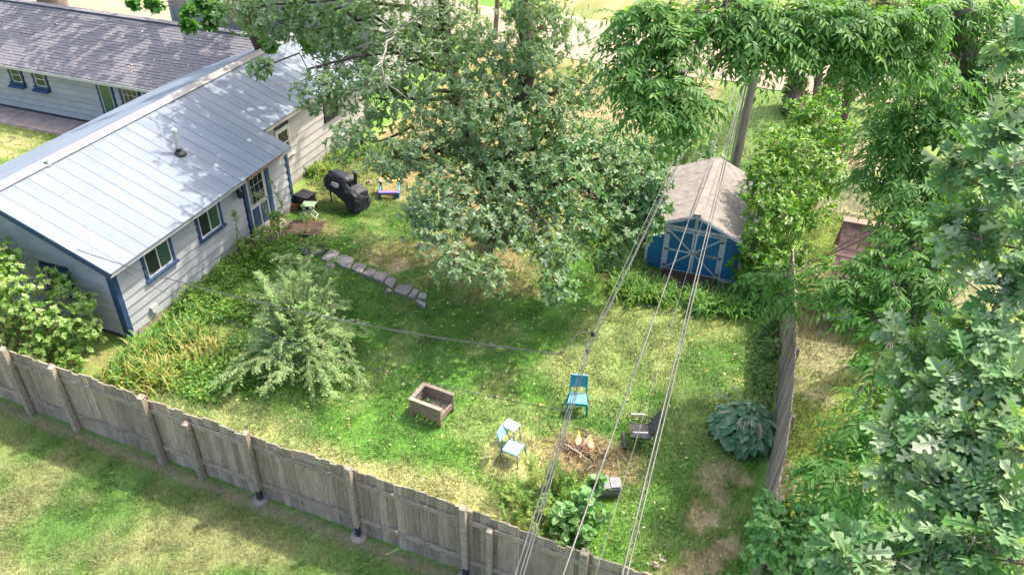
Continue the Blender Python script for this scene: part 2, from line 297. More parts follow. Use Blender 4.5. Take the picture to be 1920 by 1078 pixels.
def turf(x, y):
    """turf tone and how much grass grows at a place"""
    x = np.asarray(x, float); y = np.asarray(y, float)
    mix = lambda c, d, t: c*(1-t[...,None]) + d*t[...,None]
    c = np.ones(x.shape+(3,))*GREEN
    c = mix(c, DEEP, sm(.44,.66, fbm(x,y,2.2,1))*.7)
    c = mix(c, YEL, sm(.5,.68, fbm(x,y,1.5,5))*.7)
    grow = np.ones(x.shape)
    fy = 8.08-.036*(x+3.76)
    front = 1-sm(-.05,.05, y-fy)
    c = mix(c, mix(mix(np.ones(c.shape)*np.array([.115,.2,.045]), np.array([.085,.165,.035]), sm(.5,.62,fbm(x,y,1.7,3))), DRY*.72, sm(.4,.68, fbm(x,y,1.3,11))*.6*sm(.0,.9, fy-y)), front)
    yard = sm(0,.1, y-fy)*(1-sm(.95,1.0,x))
    # dry turf along the inside of the fence, on the sunny strip and by the chairs
    dry = np.maximum.reduce([blob(x,y,-6.3,9.35,3.2,.9,.5), blob(x,y,-4.0,11.2,.8,.9,.5), blob(x,y,-2.3,16.1,1.6,1.9,.5)*.6, blob(x,y,-3.2,14.0,1.3,1.2,.5)*.55, blob(x,y,-9.5,10.0,1.4,.6,.5)*.8, blob(x,y,-4.9,9.4,1.2,.9,.5), blob(x,y,-1.2,17.2,1.2,.6)*.5, blob(x,y,-11.6,9.6,1.2,.5)*.7, sm(.5,.66,fbm(x,y,.9,21))*.35])
    c = mix(c, DRY, dry*yard*.7)
    lit = np.maximum.reduce([blob(x,y,-2.5,11.6,1.25,.8,.4), blob(x,y,-7.6,17.6,2.2,2.2,.6)*.8, blob(x,y,-9.8,17.2,1.5,1.2,.6)*.7, blob(x,y,-12.9,17.4,1.0,.9)*.9, blob(x,y,-13.2,10.4,1.5,.8)*.7, blob(x,y,-11,9.2,1.3,.4)*.8, blob(x,y,-3.4,18.7,1.0,1.0)*.9, blob(x,y,-13.9,20.5,.8,2.6)*.6])
    c = mix(c, LITTER, lit*yard*.85); grow = grow*(1-.6*lit*yard)
    bare = np.maximum.reduce([blob(x,y,.2,10.6,.6,1.9,.9), blob(x,y,-.3,9.2,1.1,.7,.9)*.9, blob(x,y,-9.6,16.6,.8,.6,.5)*.8, blob(x,y,-1.7,18.9,1.0,.35)])
    bare = np.clip(bare*1.3,0,1)*sm(.4,.54,fbm(x,y,.38,33)); c = mix(c, DRY*.8, np.clip(bare+.0,0,1)*yard*.5); c = mix(c, DUST, bare*yard*.75); grow = grow*(1-.6*bare*yard)
    nb = sm(1.0,1.1,x)*sm(8,8.2,y)
    c = mix(c, mix(np.ones(c.shape)*np.array([.16,.2,.045]), PALE*.8, sm(.45,.6,fbm(x,y,1.6,14))*.8), nb*.85)
    far = .85*sm(24.5,28,y)*sm(-13,-8,x)
    c = mix(c, mix(np.ones(c.shape)*PALE, np.array([.12,.175,.05]), sm(.34,.52,fbm(x,y,3.2,16))), far)
    grow = grow*(1-.5*far)
    back = sm(18.6,20.5,y)*(1-sm(-3.6,-2.6,x))*sm(-14.6,-14,x)
    c = mix(c, mix(np.ones(c.shape)*np.array([.16,.175,.06]), np.array([.29,.225,.12]), sm(.42,.58,fbm(x,y,1.1,24))), back*.85)
    wst = 1-sm(-22.5,-21.5,x)
    c = mix(c, mix(np.ones(c.shape)*np.array([.14,.19,.045]), DRY, sm(.45,.6,fbm(x,y,1.2,18))), wst)
    edge = np.exp(-((y-fy+.16)/.14)**2); c = mix(c, DUST*.8, edge*.8); grow = grow*(1-.8*edge)
    return c, grow
def axis(lo, hi, step, out_lo, out_hi):
    a = list(np.arange(lo, hi+1e-6, step)); s = step
    while a[-1] < out_hi: s *= 1.22; a.append(a[-1]+s)
    s = step
    while a[0] > out_lo: s *= 1.22; a.insert(0, a[0]-s)
    return np.array(a)
ax = axis(-17,7,.11,-600,600); ay = axis(4,26,.11,-500,900)
gx, gy = np.meshgrid(ax, ay); gz = (fbm(gx,gy,.5,30)-.5)*.05*(np.abs(gx)<40)*(gy<45)
gc, _ = turf(gx, gy); nx, ny = len(ax), len(ay)
idx = np.arange(nx*ny).reshape(ny,nx); q = np.stack([idx[:-1,:-1],idx[:-1,1:],idx[1:,1:],idx[1:,:-1]],-1).reshape(-1,4)
g = npmesh('ground', np.stack([gx,gy,gz],-1).reshape(-1,3), q.ravel(), np.full(len(q),4), M['soil'], col=gc.reshape(-1,3), smooth=True); tag(g, kind='structure')

# pale gravel lane and driveway behind the trees
def sheet(name, poly, z, mt):
    mb = MB(); mb.prism(poly, z-.3, z); o = mb.build(name, mt); tag(o, kind='structure'); return o
lane_pts = []
for k in range(41): lane_pts.append((-30+k*1.6, 35.5+rng.normal(0,.25)-.02*k))
for k in range(41): lane_pts.append((34-k*1.6, 41.5+rng.normal(0,.25)))
sheet('gravel_lane', lane_pts, .034, M['pale_paving'])
sheet('driveway', [(-60,28.2),(-31,28.4),(-30.6,34.5),(-60,34.5)], .04, M['pale_paving'])

# ---- instanced-by-array leaf geometry
def inst(templ, Pp, D, U, Sc, rnd):
    """leaves: template (verts, faces) put at Pp along D with face normal U"""
    tv, tf = templ; N = len(Pp); D = D/(np.linalg.norm(D,axis=1,keepdims=True)+1e-9)
    B = np.cross(U, D); B = B/(np.linalg.norm(B,axis=1,keepdims=True)+1e-9); U2 = np.cross(D, B)
    tv = np.asarray(tv); Sc = np.asarray(Sc).reshape(-1,1,1)
    v = Pp[:,None,:] + Sc*(tv[None,:,0:1]*D[:,None,:] + tv[None,:,1:2]*B[:,None,:] + tv[None,:,2:3]*U2[:,None,:])
    k = len(tv); lp = np.concatenate([np.asarray(f) for f in tf]); sz = np.array([len(f) for f in tf])
    loops = (lp[None,:] + (np.arange(N)*k)[:,None]).ravel(); sizes = np.tile(sz, N)
    return [v.reshape(-1,3), loops, sizes, np.repeat(rnd, k)]
class LB:                                # collects leaves into one crown
    def __init__(s): s.p = []; s.n = 0
    def add(s, a):
        a[1] = a[1] + s.n; s.n += len(a[0]); s.p.append(a); return s
    def build(s, name, mt, parent, **k):
        return npmesh(name, np.concatenate([a[0] for a in s.p]), np.concatenate([a[1] for a in s.p]), np.concatenate([a[2] for a in s.p]), mt, parent, rnd=np.concatenate([a[3] for a in s.p]))
def outline(pts, fold=.25, droop=0.):    # half outline -> folded two-sided leaf blade (two n-gons sharing the midrib)
    n = len(pts); v = [(0,0,0),(1,0,-droop)] ; up = []; dn = []
    for x,y in pts:
        v.append((x,y,fold*y-droop*x*x)); up.append(len(v)-1); v.append((x,-y,fold*y-droop*x*x)); dn.append(len(v)-1)
    return v, [tuple([0]+[1]+up[::-1]), tuple([0]+dn+[1])]
T_OAK = outline([(.25,.19),(.37,.08),(.53,.29),(.64,.12),(.84,.26)], .3, .1)
T_OAKBIG = outline([(.1,.018),(.18,.03),(.25,.14),(.31,.16),(.3,.05),(.38,.045),(.47,.22),(.55,.25),(.52,.08),(.58,.06),(.68,.26),(.77,.28),(.73,.11),(.78,.08),(.88,.18),(.94,.15),(.95,.06)], .35, .2)
T_OVAL = outline([(.25,.22),(.6,.24)], .3, .1)
T_LANCE = ([(0,0,0),(.38,.17,.05),(1,0,-.12),(.38,-.17,.05)], [(0,2,1),(0,3,2)])
T_MAPLE = outline([(.12,.1),(.05,.42),(.3,.3),(.42,.52),(.58,.2),(.74,.24)], .22, .1)
T_ROUND = outline([(.08,.3),(.4,.46),(.75,.34)], .25, .06)
T_HEART = outline([(-.06,.22),(.08,.42),(.32,.48),(.62,.36),(.86,.14)], .25, .35)
T_QUAD = ([(0,0,0),(.5,.2,.03),(1,0,0),(.5,-.2,.03)], [(0,3,2,1)])
def unit(a): return a/(np.linalg.norm(a,axis=-1,keepdims=True)+1e-9)
def rdir(n): return unit(rng.normal(size=(n,3)))

# ---- grass: short blades over the turf that can be seen
def grass(name, n, box, test, hmin, hmax, wid, lean, keep=1., label=''):
    x = rng.uniform(box[0],box[1],n*2); y = rng.uniform(box[2],box[3],n*2); k = test(x,y); x=x[k]; y=y[k]
    c, gr = turf(x,y); k = (rng.random(len(x)) < gr*keep) & ~((abs(x+6.09)<.42)&(abs(y-11.63)<.33)); x=x[k][:n]; y=y[k][:n]; c=c[k][:n]; N=len(x)
    h = rng.uniform(hmin,hmax,N)*(.35+2.4*fbm(x,y,.35,40)**2.2); a = rng.uniform(0,2*np.pi,N); l = rng.uniform(.3,1,N)*lean
    dx=np.cos(a); dy=np.sin(a); z0 = (fbm(x,y,.5,30)-.5)*.05-.005
    b = np.stack([x,y,z0],-1); sd = np.stack([-dy,dx,0*x],-1)*wid*rng.uniform(.6,1.3,N)[:,None]
    tip = b+np.stack([dx*l*h,dy*l*h,h],-1)
    v = np.stack([b-sd,b+sd,tip],1).reshape(-1,3)
    cc = np.clip(c*rng.uniform(.65,1.45,(N,1))*rng.normal(1,.07,(N,3)),0,1); cc=np.repeat(cc,3,0)
    o = npmesh(name, v, np.arange(N*3), np.full(N,3), M['grass'], col=cc); tag(o, label, 'grass', kind='stuff'); return o
inyard = lambda x,y: (y > 8.2-.036*(x+3.76)) & ((x<.9))
infront = lambda x,y: (y < 8.0-.036*(x+3.76))
grass('lawn_grass', 240000, (-14,.9,8.0,20), lambda x,y: inyard(x,y)&((x+16)*.9+8>y-14), .025,.085,.009,1.5, label='patchy green and straw coloured lawn inside the fenced yard')
grass('mown_grass', 120000, (-16.5,-1,4.6,8.7), infront, .03,.07,.007,1.6, label='mown green lawn with bleached patches in front of the long fence')
grass('rough_grass', 60000, (1.05,6,8,24), lambda x,y: x>1.1, .03,.1,.011,1.5, label='yellow green grass beyond the side fence')
grass('far_grass', 50000, (-14,4,19,34), lambda x,y: (y>19.5), .04,.12,.014,1.4, label='thin straw and green grass behind the shed and oak')
grass('dooryard_grass', 16000, (-30,-20.6,14,20.4), lambda x,y: x>-31, .03,.09,.01,1.5, label='small green lawn between the two wings of the house')
# broad low leaves (creeping weeds) through the turf
def creeping(name, n, spots, size, mt, label, zmax=.12):
    lb = LB()
    X=[];Y=[];Z=[]
    per = n//len(spots)
    for cx,cy,rx,ry in spots:
        a = rng.uniform(0,2*np.pi,per); r = np.sqrt(rng.random(per)); x = cx+rx*r*np.cos(a); y = cy+ry*r*np.sin(a)
        k = (fbm(x,y,.8,50) > .42) & (y > 8.25-.036*(x+3.76)) & ~((abs(x+6.09)<.42)&(abs(y-11.63)<.33)); X.append(x[k]); Y.append(y[k]); Z.append(rng.random(k.sum())*zmax*(fbm(x[k],y[k],.9,52)*1.6))
    x=np.concatenate(X); y=np.concatenate(Y); z=np.concatenate(Z)+.01; N=len(x)
    D = rng.normal(size=(N,3)); D[:,2]*=.3; U = rng.normal(0,.45,(N,3)); U[:,2]=1
    lb.add(inst(T_QUAD if size<.05 else T_OVAL, np.stack([x,y,z],-1), D, U, rng.uniform(.6,1.3,N)*size, rng.random(N)*.9))
    o = lb.build(name, mt, None); tag(o, label, 'ground cover', kind='stuff'); return o
creeping('creeping_weeds', 60000, [(-9.5,11.2,3.6,2.2),(-9.8,14.2,3.5,2.2),(-11.5,18.6,2,1.6),(-8,14.8,3,2),(-1,16,2,1.6),(-10.6,10,2.6,1),(-1.8,13.8,2.4,2.4),(-.6,12,1.2,2.6)], .045, M['groundleaf'], 'low creeping weeds and clover spread through the shaded lawn')
creeping('bed_ground_cover', 16000, [(-12.6,14.4,1.5,2.2),(-12.4,12.6,1.2,1.2),(-11.3,11.1,1.5,1.1),(-12.4,16.2,.9,.9),(-13.6,14.2,.5,2.4)], .085, M['weed'], 'ankle deep leafy ground cover in the bed along the house wall', .4)
creeping('shade_ground_cover', 12000, [(.6,17,.28,2.0),(.72,15.2,.18,1.2),(-14,21.3,.8,2.2),(-4,20.4,1.6,1.6)], .075, M['groundleaf'], 'dark leafy ground cover at the foot of the side fence and by the shed', .25)

# fallen leaves and bits lying in the grass
n_=1500; x=rng.uniform(-13.5,.8,n_); y=rng.uniform(8.5,19,n_); lb=LB(); U=rng.normal(0,.4,(n_,3)); U[:,2]=1
lb.add(inst(T_OVAL,np.stack([x,y,np.full(n_,.05)],-1),rng.normal(size=(n_,3))*[1,1,.2],U,rng.uniform(.03,.085,n_),rng.random(n_)))
M['lawnleaf'] = leafmat('fallen yellow leaf', [(.45,.4,.3),(.5,.42,.1),(.3,.17,.08),(.55,.45,.28)], trans=.1, rough=.8)
o=lb.build('lawn_litter',M['lawnleaf'],None); tag(o,'small yellow and brown leaves fallen on the yard lawn','leaves',kind='stuff')

# ================================================================== BUILDINGS
def siding(parent, face, u0, u1, z0, z1, n, mt, proud=.02, wall=.0, joints=2, holes=(), th=.02, name='siding_board'):
    """lapped boards on a wall. face = ('x', X, sign) or ('y', Y, sign); u runs along the wall; holes (u0,u1,z0,z1) are skipped"""
    axis_, c, sg = face; hh = (z1-z0)/n
    for i in range(n):
        a, b = z0+i*hh, z0+(i+1)*hh-.022
        cuts = [u0,u1]
        for h in holes:
            if h[2] < b-.02 and h[3] > a+.02: cuts += [h[0],h[1]]
        for j in range(joints): cuts.append(u0+(u1-u0)*((j+.5+.5*(i%2)+rng.uniform(-.1,.1))/(joints+.6)))
        cuts = sorted(set(max(u0,min(u1,q)) for q in cuts))
        for p,q in zip(cuts[:-1],cuts[1:]):
            if q-p < .03: continue
            mid = (p+q)/2
            if any(h[0]-1e-4 <= mid <= h[1]+1e-4 and h[2] < b-.02 and h[3] > a+.02 for h in holes): continue
            p2, q2 = p+.002, q-.002; mb = MB()
            lo, hi = c+sg*(th+proud), c+sg*th*.55
            if axis_ == 'x': mb.hexa([(c,p2,a),(lo,p2,a),(lo,q2,a),(c,q2,a),(c,p2,b),(hi,p2,b),(hi,q2,b),(c,q2,b)])
            else: mb.hexa([(p2,c,a),(p2,lo,a),(q2,lo,a),(q2,c,a),(p2,c,b),(p2,hi,b),(q2,hi,b),(q2,c,b)])
            mb.build(name, mt, parent)
def win(parent, face, u0, u1, z0, z1, trim, sash, panes, d=.05, tw=.09, sill=True, cols=2, rows=1, panemats=None, name='window'):
    """window: outer trim boards, sash, panes, sill"""
    ax_, c, sg = face
    def B(mb, a, b, y0, y1, zz0, zz1):
        if ax_ == 'x': mb.box((min(y0,y1),a,zz0),(max(y0,y1),b,zz1))
        else: mb.box((a,min(y0,y1),zz0),(b,max(y0,y1),zz1))
        return mb
    f0, f1 = c, c+sg*d; mb = MB()
    if tw:
        B(mb,u0-tw,u0,f0,f1,z0-.002,z1+tw); B(mb,u1,u1+tw,f0,f1,z0-.002,z1+tw); B(mb,u0,u1,f0,f1-sg*.002,z1,z1+tw)
    else: B(mb,u0,u0+.02,f0,f1,z0,z1)
    w_ = mb.build(name, trim, parent)
    s = .045; mb = MB(); g0, g1 = c, c+sg*(d-.012)
    B(mb,u0,u0+s,g0,g1,z0,z1); B(mb,u1-s,u1,g0,g1,z0,z1); B(mb,u0+s,u1-s,g0,g1-sg*.001,z0,z0+s); B(mb,u0+s,u1-s,g0,g1-sg*.001,z1-s,z1)
    m_ = .035 if cols*rows <= 2 else .022
    for i in range(1,cols):
        x = u0+(u1-u0)*i/cols; B(mb,x-m_/2,x+m_/2,g0,g1-sg*.002,z0+s,z1-s)
    for j in range(1,rows):
        z = z0+(z1-z0)*j/rows; B(mb,u0+s,u1-s,g0,g1-sg*.003,z-m_/2,z+m_/2)
    mb.build('sash', sash, w_)
    for i in range(cols):
        for j in range(rows):
            a, b = u0+(u1-u0)*i/cols, u0+(u1-u0)*(i+1)/cols; p, q = z0+(z1-z0)*j/rows, z0+(z1-z0)*(j+1)/rows
            mt = panes if not panemats else panemats[(j*cols+i) % len(panemats)]
            B(MB(),a+.01,b-.01,c+sg*.004,c+sg*.02,p+.01,q-.01).build('pane', mt, w_)
    if sill: B(MB(),u0-tw-.04,u1+tw+.04,c,c+sg*(d+.06),z0-.06,z0-.003).build('sill', trim, w_)
    return w_

# ---- long grey house with the blue metal roof
XE, ZE, SLP = -13.72, 2.25, .38                 # eave line of the near part and the roof pitch
XR = -17.15; ZR = ZE+SLP*(XE-XR); XW = -14.11; Y0, Y1, Y2 = 11.28, 18.42, 23.35
house = thing('metal_roofed_house', 'long pale grey house with a standing seam blue metal roof', 'house', (-16.5,15,0))
rz = lambda x: ZE+SLP*(XE-x)
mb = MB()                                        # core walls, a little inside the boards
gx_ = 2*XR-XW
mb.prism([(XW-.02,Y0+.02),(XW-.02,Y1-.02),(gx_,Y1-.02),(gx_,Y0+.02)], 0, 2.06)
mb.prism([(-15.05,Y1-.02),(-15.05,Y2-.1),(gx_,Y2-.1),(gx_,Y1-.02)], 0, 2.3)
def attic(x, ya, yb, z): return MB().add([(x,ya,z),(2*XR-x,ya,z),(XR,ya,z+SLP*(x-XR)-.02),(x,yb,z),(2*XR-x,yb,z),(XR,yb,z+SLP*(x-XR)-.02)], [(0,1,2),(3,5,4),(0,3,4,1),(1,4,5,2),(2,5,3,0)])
mb.build('wall', M['gap_shade'], house)
attic(XW-.02,Y0-.004,Y1-.02,2.04).build('gable_wall', M['siding'], house); attic(-15.05,Y1-.02,Y2-.3,2.28).build('gable_wall', M['siding_wh'], house)
MB().box((XW-.3,Y0+.01,0),(XW+.03,Y1,.16)).box((-15.3,Y1+.01,0),(-15.0,Y2-.11,.13)).build('foundation', M['concrete'], house)
winA = [(12.28,13.16,1.2,1.9),(14.29,15.13,1.2,1.9)]
H1 = [(a-.1,b+.1,c-.07,d+.1) for a,b,c,d in winA] + [(16.18,17.46,.1,2.2)]
siding(house, ('x',XW,1), Y0, Y1, .16, 2.1, 8, M['siding'], holes=H1)
for i,(a,b,c,d) in enumerate(winA): win(house, ('x',XW,1), a,b,c,d, M['blue_trim'], M['white_trim'], M['glass'], panemats=[M['glass'],M['screen']])
# near gable boards, stepped under the rake
for i in range(14):
    z = .16+i*.2425
    if z > 3.3: break
    x_hi = XW if z+.24 < 2.1 else XW-(z+.24-2.1)/SLP; x_lo = 2*XR-x_hi
    if x_hi-x_lo < .4: break
    siding(house, ('y',Y0,-1), x_lo, x_hi, z, z+.2425, 1, M['siding'], joints=2, holes=[(-16.35,-15.42,.88,1.75)])
win(house, ('y',Y0,-1), -16.25,-15.52,.98,1.65, M['blue_trim'], M['white_trim'], M['glass'])
MB().box((XW-.14,Y0-.045,0),(XW+.045,Y0+.1,2.12)).build('corner_board', M['blue_trim'], house)
MB().box((XW-.05,Y1-.09,0),(XW+.05,Y1+.03,2.14)).build('corner_board', M['blue_trim'], house)
# far part, set back
H2 = [(19.22,20.0,1.02,2.12),(22.0,22.98,1.3,2.12)]
siding(house, ('x',-15.03,1), Y1+.03, Y2-.1, .13, 2.38, 8, M['siding_wh'], holes=H2)
win(house, ('x',-15.03,1), 19.32,19.9,1.12,2.0, M['white_trim'], M['white_trim'], M['glass'], cols=1, rows=2)
win(house, ('x',-15.03,1), 22.1,22.88,1.4,2.0, M['blackmetal'], M['blackmetal'], M['glass'], cols=1)
# door with nine panes, blue casing, lantern, threshold
dr = MB().box((XW,16.36,.2),(XW+.035,17.26,2.02)).build('door', M['white_trim'], house)
win(dr, ('x',XW+.035,1), 16.5,17.12,1.1,1.92, M['white_trim'], M['white_trim'], M['glass'], d=.03, tw=0, sill=False, cols=3, rows=3, name='door_light')
for a,b in ((16.46,16.76),(16.86,17.16)): MB().box((XW+.036,a,.34),(XW+.05,b,.96)).build('door_panel', M['blue_trim'], dr)
MB().lathe((XW+.08,17.18,1.05),[(.01,-.03),(.035,-.02),(.035,.02),(.01,.03)],8).build('door_knob', M['galv'], dr)
MB().box((XW,16.22,.1),(XW+.06,16.355,2.1)).build('door_casing', M['blue_trim'], house)
MB().box((XW,17.265,.1),(XW+.06,17.44,2.1)).build('door_casing', M['blue_trim'], house)
MB().box((XW,16.1,.0),(XW+.55,17.5,.17),.01).build('door_step', M['concrete'], house)
lan = MB().lathe((XW+.14,15.95,1.62),[(.03,0),(.07,.04),(.085,.2),(.1,.22),(.03,.3),(.015,.34)],8).build('wall_lantern', M['blackmetal'], house)
MB().tube([(XW,15.95,1.78),(XW+.06,15.95,1.98),(XW+.14,15.95,1.96)],.014).build('lantern_arm', M['blackmetal'], lan)
MB().lathe((XW+.14,15.95,1.66),[(.06,0),(.075,.14)],8).build('lantern_glass', M['glass'], lan)
MB().box((XW+.01,12.02,.33),(XW+.12,12.24,.5)).build('wall_vent', M['white_trim'], house)
MB().bar((XE-.01,16.1,ZE-.07),(XE-.01,17.75,ZE-.05),.07,.05).build('torn_gutter', M['bronze'], house)
MB().box((XE-.06,Y0-.3,ZE-.13),(XE-.03,16.05,ZE-.012)).box((XE-.06,17.8,ZE-.13),(XE-.03,Y1-.1,ZE-.012)).build('fascia', M['siding'], house)
MB().box((-14.72,Y1+.02,2.44),(-14.69,22.4,2.575)).build('fascia', M['siding_wh'], house)
MB().bar((XW+.36,Y0-.29,2.15),(XR,Y0-.29,ZR-.09),.03,.16,(0,0,1)).build('rake_board', M['blue_trim'], house)
MB().bar((XR,Y0-.29,ZR-.09),(2*XR-XE,Y0-.29,2.15),.03,.16,(0,0,1)).build('rake_board', M['blue_trim'], house)
# roof: one tray per panel, each with its standing seam
pw = .405; ys = np.arange(10.97, 23.8, pw)
for i,y in enumerate(ys):
    ya, yb = y+.0008, min(y+pw, 23.85)-.0008
    xe = XE if y < 18.2 else -14.65
    def endx(yy):                                 # the far end of the roof is cut on a slant
        return xe if yy < 22.4 else min(xe, -14.65-(yy-22.4)/(23.85-22.4)*2.5)
    xa, xb = endx(ya), endx(yb)
    t = .018; mb = MB()
    mb.hexa([(XR,ya,ZR-t),(xa,ya,rz(xa)-t),(xb,yb,rz(xb)-t),(XR,yb,ZR-t),(XR,ya,ZR),(xa,ya,rz(xa)),(xb,yb,rz(xb)),(XR,yb,ZR)])
    mb.hexa([(XR,ya,ZR+.001),(xa+.004,ya,rz(xa)+.001),(xa+.004,ya+.02,rz(xa)+.001),(XR,ya+.02,ZR+.001),(XR,ya+.004,ZR+.009),(xa,ya+.004,rz(xa)+.009),(xa,ya+.016,rz(xa)+.009),(XR,ya+.016,ZR+.009)])
    mb.build('roof_panel', M['roofmetal'], house)
mb = MB(); t = .02; X3 = 2*XR-XE
mb.hexa([(X3,10.97,ZE-t),(XR,10.97,ZR-t),(XR,23.85,ZR-t),(X3,23.85,ZE-t),(X3,10.97,ZE),(XR,10.97,ZR),(XR,23.85,ZR),(X3,23.85,ZE)])
mb.build('rear_roof_slope', M['roofmetal'], house)
mb = MB()
for k in range(5):                               # ridge cap in lapped lengths
    a, b = 10.95+k*2.6, min(10.95+(k+1)*2.6+.05, 23.9); e = .042+.003*(k%2)
    mb.hexa([(XR-.21,a,rz(XR+.21)+.012),(XR,a,ZR+e),(XR,b,ZR+e),(XR-.21,b,rz(XR+.21)+.012),(XR-.21,a,rz(XR+.21)+.03),(XR,a,ZR+e+.02),(XR,b,ZR+e+.02),(XR-.21,b,rz(XR+.21)+.03)])
    mb.hexa([(XR+.21,b,rz(XR+.21)+.036),(XR,b,ZR+e),(XR,a,ZR+e),(XR+.21,a,rz(XR+.21)+.036),(XR+.21,b,rz(XR+.21)+.05),(XR,b,ZR+e+.02),(XR,a,ZR+e+.02),(XR+.21,a,rz(XR+.21)+.05)])
mb.build('ridge_cap', M['ridgemetal'], house)
px_ = -15.42
vp = MB().lathe((px_,15.6,rz(px_)),[(.055,.0),(.055,.62),(.075,.62),(.075,.7),(.02,.74)],14).build('vent_pipe', M['white_trim'], house)
MB().lathe((px_,15.6,rz(px_)-.05),[(.19,0),(.17,.06),(.08,.12),(.075,.2),(.056,.2)],14).build('pipe_boot', M['blackmetal'], vp)
vx = P(92,320,3.35); MB().lathe((vx[0],vx[1],rz(vx[0])-.03),[(.12,0),(.1,.06),(.05,.07),(.05,.14)],10).build('roof_vent', M['galv'], house)
# small lower roof at the far corner
mb = MB(); xl, zl = -14.5, 2.28
mb.hexa([(-16.4,22.5,2.85),(xl,22.5,zl),(xl,25.1,zl),(-16.4,25.1,2.85),(-16.4,22.5,2.88),(xl,22.5,zl+.03),(xl,25.1,zl+.03),(-16.4,25.1,2.88)])
for k in range(7):
    y = 22.52+k*.42; mb.hexa([(-16.4,y,2.882),(xl,y,zl+.032),(xl,y+.03,zl+.032),(-16.4,y+.03,2.882),(-16.4,y,2.91),(xl,y,zl+.06),(xl,y+.03,zl+.06),(-16.4,y+.03,2.91)])
mb.build('lower_roof', M['roofmetal'], house)
MB().prism([(-15.04,23.2),(-15.04,25.0),(-17.2,25.0),(-17.2,23.2)],0,2.3).build('rear_wall', M['siding_wh'], house)
MB().box((-15.06,24.86,0),(-14.99,25.04,2.3)).build('corner_board', M['blackmetal'], house)

# ---- shingled wing behind
YW = 21.2
wing = thing('shingled_house', 'pale house wing with a dark asphalt shingle roof behind the metal roof', 'house', (-26,23.5,0))
yr, zr = 24.0, 3.28; xa_, xb_ = -46., -18.2; ze = 1.97; ye = 20.88; sw = (zr-ze)/(yr-ye)
MB().prism([(xa_+.4,YW),(xb_-.3,YW),(xb_-.3,2*yr-YW),(xa_+.4,2*yr-YW)],0,2.05).build('wall', M['gap_shade'], wing)
H3 = [(-28.36,-27.6,1.05,1.9),(-27.18,-26.4,1.05,1.9),(-24.1,-23.3,.2,1.9),(-23.05,-22.05,.3,1.9),(-21.9,-21.3,.9,1.9)]
siding(wing, ('y',YW,-1), -45.5, -18.6, .12, 1.95, 8, M['siding'], holes=H3, joints=4)
for a,b in ((-28.22,-27.74),(-27.04,-26.54)):
    w_ = win(wing, ('y',YW,-1), a,b,1.18,1.76, M['blue_trim'], M['white_trim'], M['glass'], cols=1, rows=2, tw=.1)
    MB().hexa([(a-.14,YW-.26,1.02),(b+.14,YW-.26,1.02),(b+.14,YW-.03,1.02),(a-.14,YW-.03,1.02),(a-.12,YW-.16,1.1),(b+.12,YW-.16,1.1),(b+.12,YW-.03,1.115),(a-.12,YW-.03,1.115)]).build('window_ledge', M['blue_trim'], w_)
sd = win(wing, ('y',YW,-1), -23.98,-23.42,.3,1.8, M['blue_trim'], M['white_trim'], M['greendoor'], cols=1, rows=1, tw=.08, sill=False, name='storm_door')
win(wing, ('y',YW,-1), -22.9,-22.2,.4,1.8, M['blue_trim'], M['white_trim'], M['glass'], cols=3, rows=4, tw=.1, sill=False, name='door')
win(wing, ('y',YW,-1), -21.8,-21.4,1.0,1.8, M['blue_trim'], M['white_trim'], M['glass'], cols=1, tw=.08)
MB().box((xa_,ye-.1,ze-.1),(-20.9,ye+.02,ze-.03)).box((xa_,ye-.11,ze-.09),(-20.9,ye-.09,ze+.01)).build('gutter', M['white_trim'], wing)
mb = MB()
for s in (-1,1):
    y_e = ye if s < 0 else 2*yr-ye
    mb.add([(xa_,y_e,ze-.03),(xb_,y_e,ze-.03),(xb_,yr,zr-.03),(xa_,yr,zr-.03),(xa_,y_e,ze-.005),(xb_,y_e,ze-.005),(xb_,yr,zr-.005),(xa_,yr,zr-.005)], [(3,2,1,0),(4,5,6,7),(0,1,5,4),(1,2,6,5),(2,3,7,6),(3,0,4,7)])
mb.build('roof', M['shingle'], wing)
def shingles(parent, o, eu, ev, nu, nv, tw, th_, mt, thick=.012, name='shingle_courses', stuff=True):
    """courses of tabs laid over a slope: o eave corner, eu along, ev up the slope"""
    o=V3(o); eu=V3(eu); ev=V3(ev); nn=np.cross(eu,ev); nn=nn/np.linalg.norm(nn); nn = nn*(1 if nn[2]>0 else -1); mb = MB()
    for j in range(nv):
        sh = (j%2)*.5*tw
        for i in range(-1,nu):
            a0 = max(0,i*tw+sh)+.003; a1 = min(nu*tw,(i+1)*tw+sh)-.003
            if a1-a0 < .02: continue
            k = thick*rng.uniform(.6,1.4); l = th_*j-rng.uniform(0,.012); u = th_*(j+1)+.02
            p = [o+eu*a0+ev*l, o+eu*a1+ev*l, o+eu*a1+ev*u, o+eu*a0+ev*u]
            mb.add([p[0]+nn*k*1.5,p[1]+nn*k*1.5,p[2]+nn*k*.4,p[3]+nn*k*.4,p[0]-nn*.002,p[1]-nn*.002], [(0,1,2,3),(0,4,5,1)])
    ob = mb.build(name, mt, parent)
    if stuff: ob['kind'] = 'stuff'
    return ob
sl_ = math.hypot(yr-ye,zr-ze); evw = ((0),(yr-ye)/sl_,(zr-ze)/sl_)
shingles(wing, (-34,ye,ze), (1,0,0), evw, 50, 24, .316, sl_/24, M['shingle'])
MB().bar((xa_,yr,zr+.012),(xb_,yr,zr+.012),.3,.022).build('ridge_shingles', M['shingle'], wing)
